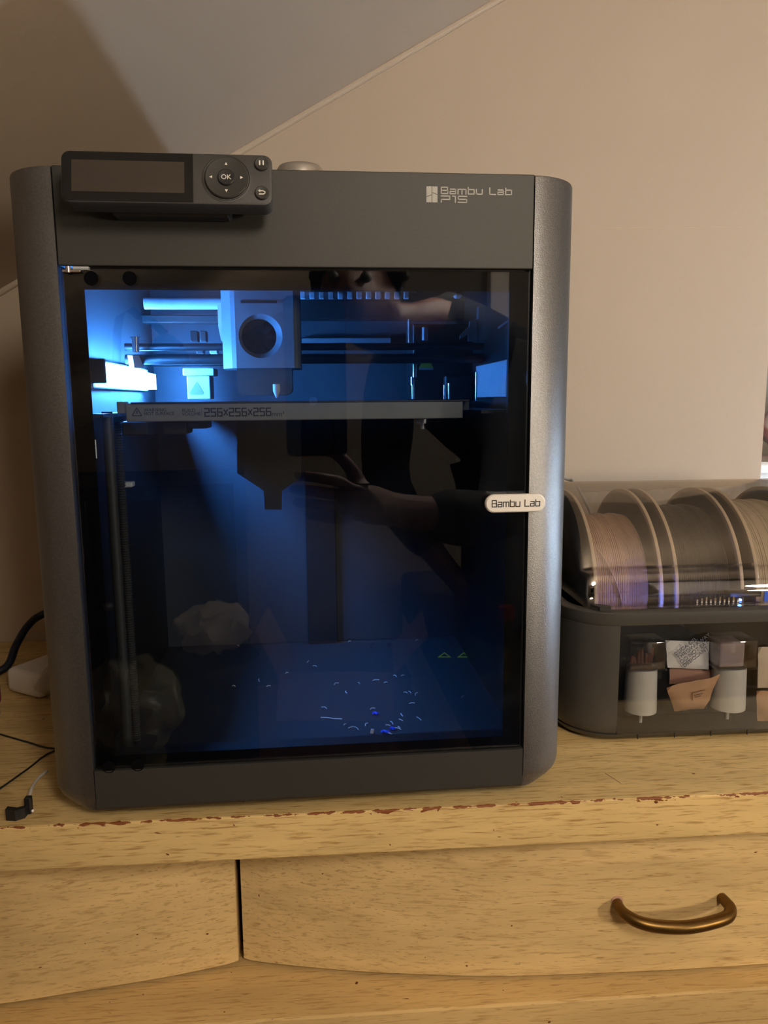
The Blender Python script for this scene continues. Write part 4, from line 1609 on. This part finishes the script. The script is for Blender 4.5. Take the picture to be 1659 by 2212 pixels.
# ------------------------------------------------------------------ lamps
def globe_lamp(pos, r, watt, col, name, label, foot_z=None, ceiling=False):
    area = 4 * pi * r * r
    m = emis(name + '_glow', col, watt / (pi * area))
    t = thing(name, label, 'lamp', (pos.x, pos.y, foot_z if not ceiling else ceil_z(pos.x)))
    b = Vector(t.location)
    bm = NB()
    bmesh.ops.create_uvsphere(bm, u_segments=12, v_segments=8, radius=r)
    xf(bm, Matrix.Translation(pos - b))
    obj('globe', bm, m, t, True)
    bm = NB()
    if ceiling:
        cyl(bm, (0, 0, 0), (0, 0, pos.z + r - ceil_z(pos.x)), 0.008, 12)
        obj('stem', bm, M_alu, t)
        obj('canopy', lathe(NB(), [(0.03, -0.05), (0.03, -0.018)], (0, 0, 0), 'z', 24), M_alu, t)
    else:
        cyl(bm, (0, 0, 0.01), (0, 0, pos.z - r - foot_z), 0.006, 12)
        obj('stem', bm, M_alu, t)
        obj('lamp_foot', lathe(NB(), [(0.06, 0.0), (0.06, 0.010), (0.01, 0.014)], (0, 0, 0), 'z', 24), M_alu, t)
    return t


ns = thing('nightstand', 'wooden nightstand across the room carrying the globe lamp', 'nightstand', (LAMP_POS.x, LAMP_POS.y, FZ))
obj('stand_body', bx(-.15, .15, -.18, .18, 0.06, .85, .004, 1), M_rail, ns)
obj('stand_top', bx(-.17, .17, -.20, .20, .851, .875, .004, 1), M_rail, ns)
for sx in (-.12, .12):
    for sy in (-.15, .15):
        obj('leg', bx(sx - .02, sx + .02, sy - .02, sy + .02, 0, .06), M_rail, ns)
globe_lamp(LAMP_POS, LAMP_R, LAMP_W, WARM, 'globe_lamp', 'warm globe lamp on the nightstand', FZ + 0.875)
globe_lamp(CEIL_POS, CEIL_R, CEIL_W, (1.0, 0.88, 0.72), 'ceiling_lamp', 'warm globe lamp hanging from the ceiling', None, True)
# white task lamp on a desk to the right
dk = thing('desk', 'white desk standing right of the dresser', 'desk', (1.35, 0.05, FZ))
obj('desk_top', bx(-.33, .33, -.30, .30, .715, .745, .003, 1), M_white, dk)
for sx in (-.3, .3):
    for sy in (-.27, .27):
        obj('leg', bx(sx - .02, sx + .02, sy - .02, sy + .02, 0, .715), M_white, dk)
globe_lamp(COOL_POS, COOL_R, COOL_W, (0.62, 0.82, 1.0), 'desk_lamp', 'small bare white bulb lamp on the desk', FZ + .745)

# ------------------------------------------------------------------ the room behind the camera (seen reflected in the door)
M_linen = mat('white_linen', srgb(226, 220, 212), 0.85, 0, 0.05, 20, 0.4, 30)
M_cover = mat('grey_cover', srgb(58, 58, 62), 0.9, 0, 0.08, 20, 0.4, 30)
bx0, bx1, by0, by1 = 0.36, 0.93, -2.20, -0.82
bed = thing('daybed', 'narrow daybed with a dark grey cover behind the camera', 'daybed', ((bx0 + bx1) / 2, (by0 + by1) / 2, FZ))
bo_ = -Vector(bed.location)


def bpart(name, bm, m, smooth=False):
    return obj(name, xf(bm, Matrix.Translation(bo_)), m, bed, smooth)


bpart('bed_frame', bx(bx0 + .02, bx1 - .02, by0, by1 - .02, FZ + .12, FZ + .30, .004, 1), M_rail)
bpart('mattress', bx(bx0 + .01, bx1 - .01, by0 + .01, by1 - .01, FZ + .301, FZ + .47, .03, 3), M_cover, True)
bm = bx(bx0 - .01, bx1 + .01, by0 + .3, by1, FZ + .36, FZ + .52, .03, 3)
bmesh.ops.subdivide_edges(bm, edges=bm.edges[:], cuts=5, use_grid_fill=True)
crumple(bm, 0.006, 9, 4)
bpart('duvet', bm, M_cover, True)
for sx in (bx0 + .05, bx1 - .09):
    for sy in (by0 + .03, by1 - .09):
        bpart('leg', bx(sx, sx + .04, sy, sy + .04, FZ, FZ + .12), M_rail)

# low dark cabinet added under the slope to darken the door's reflection
cb = thing('low_cabinet', 'low black cabinet added under the sloping ceiling behind the camera', 'cabinet', (-0.62, -2.0, FZ))
obj('cabinet_body', bx(-.42, .42, -.25, .25, 0.0, .86, .004, 1), M_black, cb)
for k in (-1, 1):
    dd = obj('cabinet_door', bx(k * .205 - .195, k * .205 + .195, .2505, .266, .05, .82, .003, 1), M_black, cb)
    obj('knob', lathe(NB(), [(.012, .266), (.014, .285), (.004, .290)], (k * .04, 0, .5), 'y', 14), M_alu, dd)

# door in the wall behind the camera
dw = bpy.data.objects.new('door_1', None)
C.objects.link(dw)
dw['kind'] = 'structure'
dw.location = (1.75, YF + 0.001, FZ)
obj('door_leaf', bx(-.38, .38, 0.0, .03, 0.005, 1.98, .002, 1), M_white, dw)
obj('door_casing', bx(-.47, -.385, 0.0, .04, 0.0, 2.05, .003, 1), M_white, dw)
obj('door_casing', bx(.385, .47, 0.0, .04, 0.0, 2.05, .003, 1), M_white, dw)
obj('door_casing', bx(-.384, .384, 0.0, .04, 1.985, 2.05, .003, 1), M_white, dw)
# white post beside the bed end
q = mir(1112, 1330, 2.0)
tag(obj('white_post', bx(-.035, .035, -.03, .03, 0, 1.75, .003, 1), M_white, None, False, (q.x, -2.268, FZ)), 'white painted post against the wall behind the camera', 'post')


def lump(name, c, r, m, label, cat, seed, amp=.2, foot=None):
    bm = NB()
    bmesh.ops.create_icosphere(bm, subdivisions=4, radius=1)
    for v in bm.verts:
        v.co = Vector((v.co.x * r[0], v.co.y * r[1], v.co.z * r[2]))
    crumple(bm, min(r) * amp, 1.6 / min(r), seed)
    crumple(bm, min(r) * amp * .4, 4.0 / min(r), seed + 3)
    z0_ = min(v.co.z for v in bm.verts)
    xf(bm, Matrix.Translation((0, 0, -z0_)))
    o = obj(name, bm, m, None, True, (c.x, c.y, c.z - r[2] if foot is None else foot))
    return tag(o, label, cat)


# laundry basket with a white bag on it
q = mir(465, 1368, 1.2)
r_ = .085
zb_ = q.z - .055
lb = thing('laundry_basket', 'tall black laundry basket behind the camera', 'basket', (q.x, q.y, FZ))
obj('basket_body', lathe(NB(), [(.0005, 0), (.09, 0), (.095, zb_ - FZ - .01), (.098, zb_ - FZ), (.0005, zb_ - FZ)], (0, 0, 0), 'z', 28), M_black, lb, True)
obj('basket_rim', lathe(NB(), [(.0955, zb_ - FZ - .02), (.102, zb_ - FZ - .018), (.102, zb_ - FZ - .002), (.0955, zb_ - FZ - .001)], (0, 0, 0), 'z', 28), M_dgrey, lb, True)
lump('white_bag', q, (.085, .07, .06), M_linen, 'white cloth bag lying on the black laundry basket', 'bag', 2, .35, zb_ + .001)
# olive plastic bag over a glass jar on a stool
q = mir(285, 1525, .95)
zs = q.z - .17
stl = thing('stool', 'round black stool behind the camera', 'stool', (q.x - .01, q.y, FZ))
obj('stool_seat', lathe(NB(), [(.0005, zs - FZ - .03), (.15, zs - FZ - .03), (.155, zs - FZ - .01), (.15, zs - FZ), (.0005, zs - FZ)], (0, 0, 0), 'z', 28), M_black, stl, True)
for k in range(3):
    a = 2 * pi * k / 3
    obj('leg', cyl(NB(), (.13 * cos(a), .13 * sin(a), 0), (.09 * cos(a), .09 * sin(a), zs - FZ - .03), .012, 12), M_black, stl, True)
jr = thing('glass_jar', 'squat pale glass jar on the black stool', 'jar', (q.x + .01, q.y, zs + .0005))
obj('jar_body', lathe(NB(), [(.0005, 0), (.045, 0), (.05, .01), (.05, .05), (.0005, .05)], (0, 0, 0), 'z', 28), mat('cloudy_glass', srgb(150, 148, 120), 0.25), jr, True)
obj('jar_lid', lathe(NB(), [(.0005, .0505), (.053, .0505), (.053, .062), (.0005, .064)], (0, 0, 0), 'z', 28), mat('olive_lid', srgb(120, 116, 92), 0.4), jr, True)
lump('olive_bag', q, (.105, .08, .095), mat('olive_film', srgb(120, 116, 96), 0.35, 0, .15, 25), 'olive grey plastic bag bulging on top of the glass jar', 'bag', 7, .3, zs + .0655)
# open cardboard box
M_card = mat('cardboard', srgb(168, 142, 126), 0.8, 0, .05, 30)
q = mir(800, 1500, 1.32)
cbx = thing('cardboard_box', 'open cardboard box with raised flaps on the floor behind the camera', 'box', (q.x - .075, q.y - .09, FZ), radians(6))
ht = .42
for a, (sx, sy) in enumerate(((.15, .004), (.15, .004), (.004, .12), (.004, .12))):
    ox, oy = ((0, .12), (0, -.12), (.15, 0), (-.15, 0))[a]
    obj('box_side', bx(ox - sx, ox + sx, oy - sy, oy + sy, 0.0, ht), M_card, cbx)
obj('box_bottom', bx(-.145, .145, -.115, .115, .0, .005), M_card, cbx)
for (mtx, w_, d_) in ((Matrix.Translation((0, .124, ht)) @ Matrix.Rotation(radians(-40), 4, 'X'), .145, .13), (Matrix.Translation((0, -.124, ht)) @ Matrix.Rotation(radians(60), 4, 'X'), .145, -.13)):
    bm = bx(-w_, w_, 0, d_, -.002, .002) if d_ > 0 else bx(-w_, w_, d_, 0, -.002, .002)
    obj('box_flap', xf(bm, mtx), M_card, cbx)
for s_, ang_ in ((1, -50), (-1, 65)):
    bm = bx(0, .12, -.115, .115, -.002, .002) if s_ > 0 else bx(-.12, 0, -.115, .115, -.002, .002)
    obj('box_flap', xf(bm, Matrix.Translation((s_ * .155, 0, ht)) @ Matrix.Rotation(radians(ang_), 4, 'Y')), M_card, cbx)
# bottle on the bed
q = mir(1046, 1570, .98)
bz = FZ + .528
bt_ = thing('glass_bottle', 'clear glass bottle with a dark red cap standing on the bed', 'bottle', (bx0 + .045, -.885, bz))
obj('bottle_body', lathe(NB(), [(.0005, 0), (.03, 0), (.032, .01), (.032, .09), (.012, .12), (.012, .14), (.0005, .14)], (0, 0, 0), 'z', 24), glass('bottle_glass', (.75, .8, .76), .08, .02), bt_, True)
obj('bottle_cap', lathe(NB(), [(.0005, .1405), (.016, .1405), (.016, .165), (.0005, .166)], (0, 0, 0), 'z', 20), mat('dark_red_plastic', srgb(110, 20, 26), .4), bt_, True)


# ------------------------------------------------------------------ photographer, kneeling on the bed with a phone
def skin_mesh(name, verts, edges, radii, m, parent, levels=1, root=0):
    me = bpy.data.meshes.new(name)
    me.from_pydata([tuple(v) for v in verts], edges, [])
    me.materials.append(m)
    o = bpy.data.objects.new(name, me)
    C.objects.link(o)
    o.parent = parent
    md = o.modifiers.new('skin', 'SKIN')
    md.use_smooth_shade = True
    for i, r in enumerate(radii):
        sv = me.skin_vertices[0].data[i]
        sv.radius = (r, r) if not isinstance(r, tuple) else r
        sv.use_root = (i == root)
    sb = o.modifiers.new('sub', 'SUBSURF')
    sb.levels = levels
    sb.render_levels = levels
    return o


M_skin = mat('skin', srgb(84, 52, 42), 0.55, 0, .05, 20)
M_shirt = mat('black_cotton', srgb(16, 16, 18), 0.9, 0, .1, 80)
M_trouser = mat('dark_denim', srgb(26, 28, 36), 0.9, 0, .1, 80)
M_hair = mat('dark_hair', srgb(22, 18, 16), 0.6, 0, .2, 200)
zk = FZ + .54
J = {}
J['pelvis'] = Vector((.56, -1.22, zk + .40))
J['belly'] = Vector((.50, -1.16, zk + .50))
J['chest'] = Vector((.40, -1.05, .37))
J['neck0'] = Vector((.27, -.97, .47))
hc = mir(778, 632, .95)
J['neck1'] = hc + Vector((.05, -.03, -.09))
J['head'] = hc
J['crown'] = hc + Vector((-.015, .01, .075))
J['shr'] = Vector((.47, -1.00, .36))
J['shl'] = Vector((.20, -1.10, .36))
J['elr'] = mir(1090, 1130, .74)
J['wrr'] = mir(868, 1105, .62)
J['pmr'] = mir(770, 1085, .575)
J['ell'] = Vector((.20, -1.22, .10))
J['wrl'] = Vector((.33, -1.12, -.08))
J['pml'] = Vector((.37, -1.06, -.12))
for s, nm in ((-.09, 'l'), (.09, 'r')):
    J['hip' + nm] = Vector((.56 + s, -1.22, zk + .36))
    J['kne' + nm] = Vector((.50 + s, -1.00, zk + .065))
    J['ank' + nm] = Vector((.60 + s, -1.40, zk + .060))
    J['toe' + nm] = Vector((.61 + s, -1.58, zk + .055))
ks = list(J)
person = thing('person', 'person in a black shirt holding up a phone, seen dimly in the glass door', 'person', (.56, -1.22, zk))
off = -Vector(person.location)
V = [J[k] + off for k in ks]
ix = {k: i for i, k in enumerate(ks)}
E_ = [('pelvis', 'belly'), ('belly', 'chest'), ('chest', 'neck0'), ('neck0', 'neck1'), ('neck1', 'head'), ('head', 'crown'), ('chest', 'shr'), ('chest', 'shl'), ('shr', 'elr'), ('elr', 'wrr'), ('wrr', 'pmr'),
      ('shl', 'ell'), ('ell', 'wrl'), ('wrl', 'pml'), ('pelvis', 'hipl'), ('pelvis', 'hipr'), ('hipl', 'knel'), ('hipr', 'kner'), ('knel', 'ankl'), ('kner', 'ankr'), ('ankl', 'toel'), ('ankr', 'toer')]
rad_ = {'pelvis': .12, 'belly': .115, 'chest': .12, 'neck0': .06, 'neck1': .052, 'head': (.078, .09), 'crown': (.07, .078), 'shr': .058, 'shl': .058, 'elr': .043, 'wrr': .028, 'pmr': (.032, .018), 'ell': .043, 'wrl': .028,
        'pml': (.032, .018), 'hipl': .085, 'hipr': .085, 'knel': .06, 'kner': .06, 'ankl': .042, 'ankr': .042, 'toel': .03, 'toer': .03}
R_l = [rad_[k] for k in ks]
EI = [(ix[a], ix[b]) for a, b in E_]
# nose and chin
for k, dv, rr in (('nose', Vector((-.035, .088, -.012)), .014), ('chin', Vector((-.03, .055, -.075)), .032)):
    V.append(J['head'] + dv + off)
    R_l.append(rr)
    EI.append((ix['head'], len(V) - 1))
# five fingers round the phone's edge, thumb from the side of the palm
pm = J['pmr']
for (dx, dz, ln, rr) in ((-.006, .032, .072, .0085), (-.012, .012, .080, .009), (-.010, -.008, .075, .0088), (-.006, -.026, .060, .008)):
    b_ = pm + Vector((-.020, .010, dz))
    m_ = b_ + Vector((-ln * .5, .014, .008))
    e_ = b_ + Vector((-ln, .002, .012))
    st = len(V)
    V += [b_ + off, m_ + off, e_ + off]
    R_l += [rr * 1.1, rr, rr * .85]
    EI += [(ix['pmr'], st), (st, st + 1), (st + 1, st + 2)]
st = len(V)
V += [pm + Vector((.0, -.010, .042)) + off, pm + Vector((-.022, -.018, .068)) + off, pm + Vector((-.045, -.022, .080)) + off]
R_l += [.012, .010, .009]
EI += [(ix['pmr'], st), (st, st + 1), (st + 1, st + 2)]
pl_ = J['pml']
for k in range(5):
    st = len(V)
    b_ = pl_ + Vector((.006 * (k - 2), .02 if k < 4 else .0, -.006 + .013 * (k - 2)))
    d_ = Vector((.03, .045, -.02)) if k < 4 else Vector((-.01, .03, .03))
    V += [b_ + off, b_ + d_ * (.8 if k in (0, 3) else 1) + off]
    R_l += [.0085, .0075]
    EI += [(ix['pml'], st), (st, st + 1)]
skin_mesh('body', V, EI, R_l, M_skin, person, 1, 0)


def garment(name, keys, grow, m, cut=()):
    idx = {k: i for i, k in enumerate(keys)}
    vv = [J[k] + off for k in keys]
    ee = [(idx[a], idx[b]) for a, b in E_ if a in idx and b in idx]
    rr = []
    for k in keys:
        r = rad_[k]
        r = r if not isinstance(r, tuple) else max(r)
        rr.append(r + grow)
    for a, b, t_ in cut:
        vv.append(J[a].lerp(J[b], t_) + off)
        r = rad_[a] * (1 - t_) + (rad_[b] if not isinstance(rad_[b], tuple) else max(rad_[b])) * t_
        rr.append(r + grow)
        ee.append((idx[a], len(vv) - 1))
    return skin_mesh(name, vv, ee, rr, m, person, 1, 0)


garment('shirt', ['pelvis', 'belly', 'chest', 'neck0', 'shr', 'shl', 'elr', 'ell'], .016, M_shirt, (('elr', 'wrr', .85), ('ell', 'wrl', .85)))
garment('trousers', ['pelvis', 'hipl', 'hipr', 'knel', 'kner', 'ankl', 'ankr'], .010, M_trouser)
# hair and eyes
bm = NB()
bmesh.ops.create_uvsphere(bm, u_segments=24, v_segments=16, radius=1)
for v in list(bm.verts):
    v.co = Vector((v.co.x * .098, v.co.y * .108, v.co.z * .105))
bmesh.ops.delete(bm, geom=[v for v in bm.verts if v.co.z < -.02 and v.co.y > -.02 or (v.co.y > .062 and v.co.z < .055)], context='VERTS')
xf(bm, Matrix.Translation(J['head'] + Vector((0, -.012, .028)) + off))
hr = obj('hair', bm, M_hair, person, True)
hr.modifiers.new('thick', 'SOLIDIFY').thickness = .012
for s in (-.03, .03):
    bm = NB()
    bmesh.ops.create_uvsphere(bm, u_segments=12, v_segments=8, radius=.011)
    xf(bm, Matrix.Translation(J['head'] + Vector((-.025 + s, .078 - abs(s) * .1, .018)) + off))
    obj('eye', bm, M_dgrey, person, True)
# phone held just behind the lens
a_, b_ = mir(622, 985, .535), mir(744, 640, .535)
ph = thing('phone', 'dark phone in a red-edged case held in front of the person', 'phone', ((a_.x + b_.x) / 2, -.5365, min(a_.z, b_.z)), TH)
wp, hp_ = abs(b_.x - a_.x), abs(b_.z - a_.z)
bm = NB()
prism(bm, rrect(-wp / 2, wp / 2, 0, hp_, .009, 5), 'y', -.004, .004)
obj('phone_body', bm, mat('phone_glass', srgb(14, 14, 16), .2), ph)
bm = NB()
prism(bm, rrect(-wp / 2 - .0015, wp / 2 + .0015, -.0015, hp_ + .0015, .010, 5), 'y', -.0032, .0030)
obj('phone_case', bm, mat('red_case', srgb(120, 30, 30), .5), ph)
cl = Matrix.Rotation(-TH, 3, 'Z') @ (CAM - Vector(ph.location))
bm = NB()
lathe(bm, [(.0005, .0042), (.006, .0042), (.006, .0058), (.0005, .0058)], (cl.x, 0, cl.z), 'y', 20)
obj('camera_ring', bm, M_alu, ph)

# shaded lamp added to brighten the clutter reflected in the door
fl = thing('floor_lamp', 'added black fill lamp with a deep conical shade behind the camera', 'lamp', (-0.25, -0.97, FZ))
hz_ = 0.30 - FZ
obj('lamp_base', lathe(NB(), [(.0005, 0), (.11, 0), (.11, .012), (.02, .022), (.0005, .022)], (-.10, 0.0, 0), 'z', 28), M_black, fl, True)
obj('pole', tube(NB(), smooth_path([(-.10, 0, .02), (-.10, 0, hz_ * .7), (-.09, 0, hz_ + .14), (-.04, 0, hz_ + .165), (0, 0, hz_ + .135)], 5), .008, 12), M_black, fl, True)
sh_ = obj('shade', lathe(NB(), [(.082, hz_), (.030, hz_ + .12), (.012, hz_ + .135), (.008, hz_ + .132), (.026, hz_ + .117), (.078, hz_), (.082, hz_)], (0, 0, 0), 'z', 36), M_black, fl, True)
bm = NB()
bmesh.ops.create_uvsphere(bm, u_segments=8, v_segments=6, radius=.022)
xf(bm, Matrix.Translation((0, 0, hz_ + .075)))
obj('bulb', bm, emis('floor_lamp_glow', (1.0, 0.84, 0.62), 60.0 / (pi * 4 * pi * .022 ** 2)), fl, True)
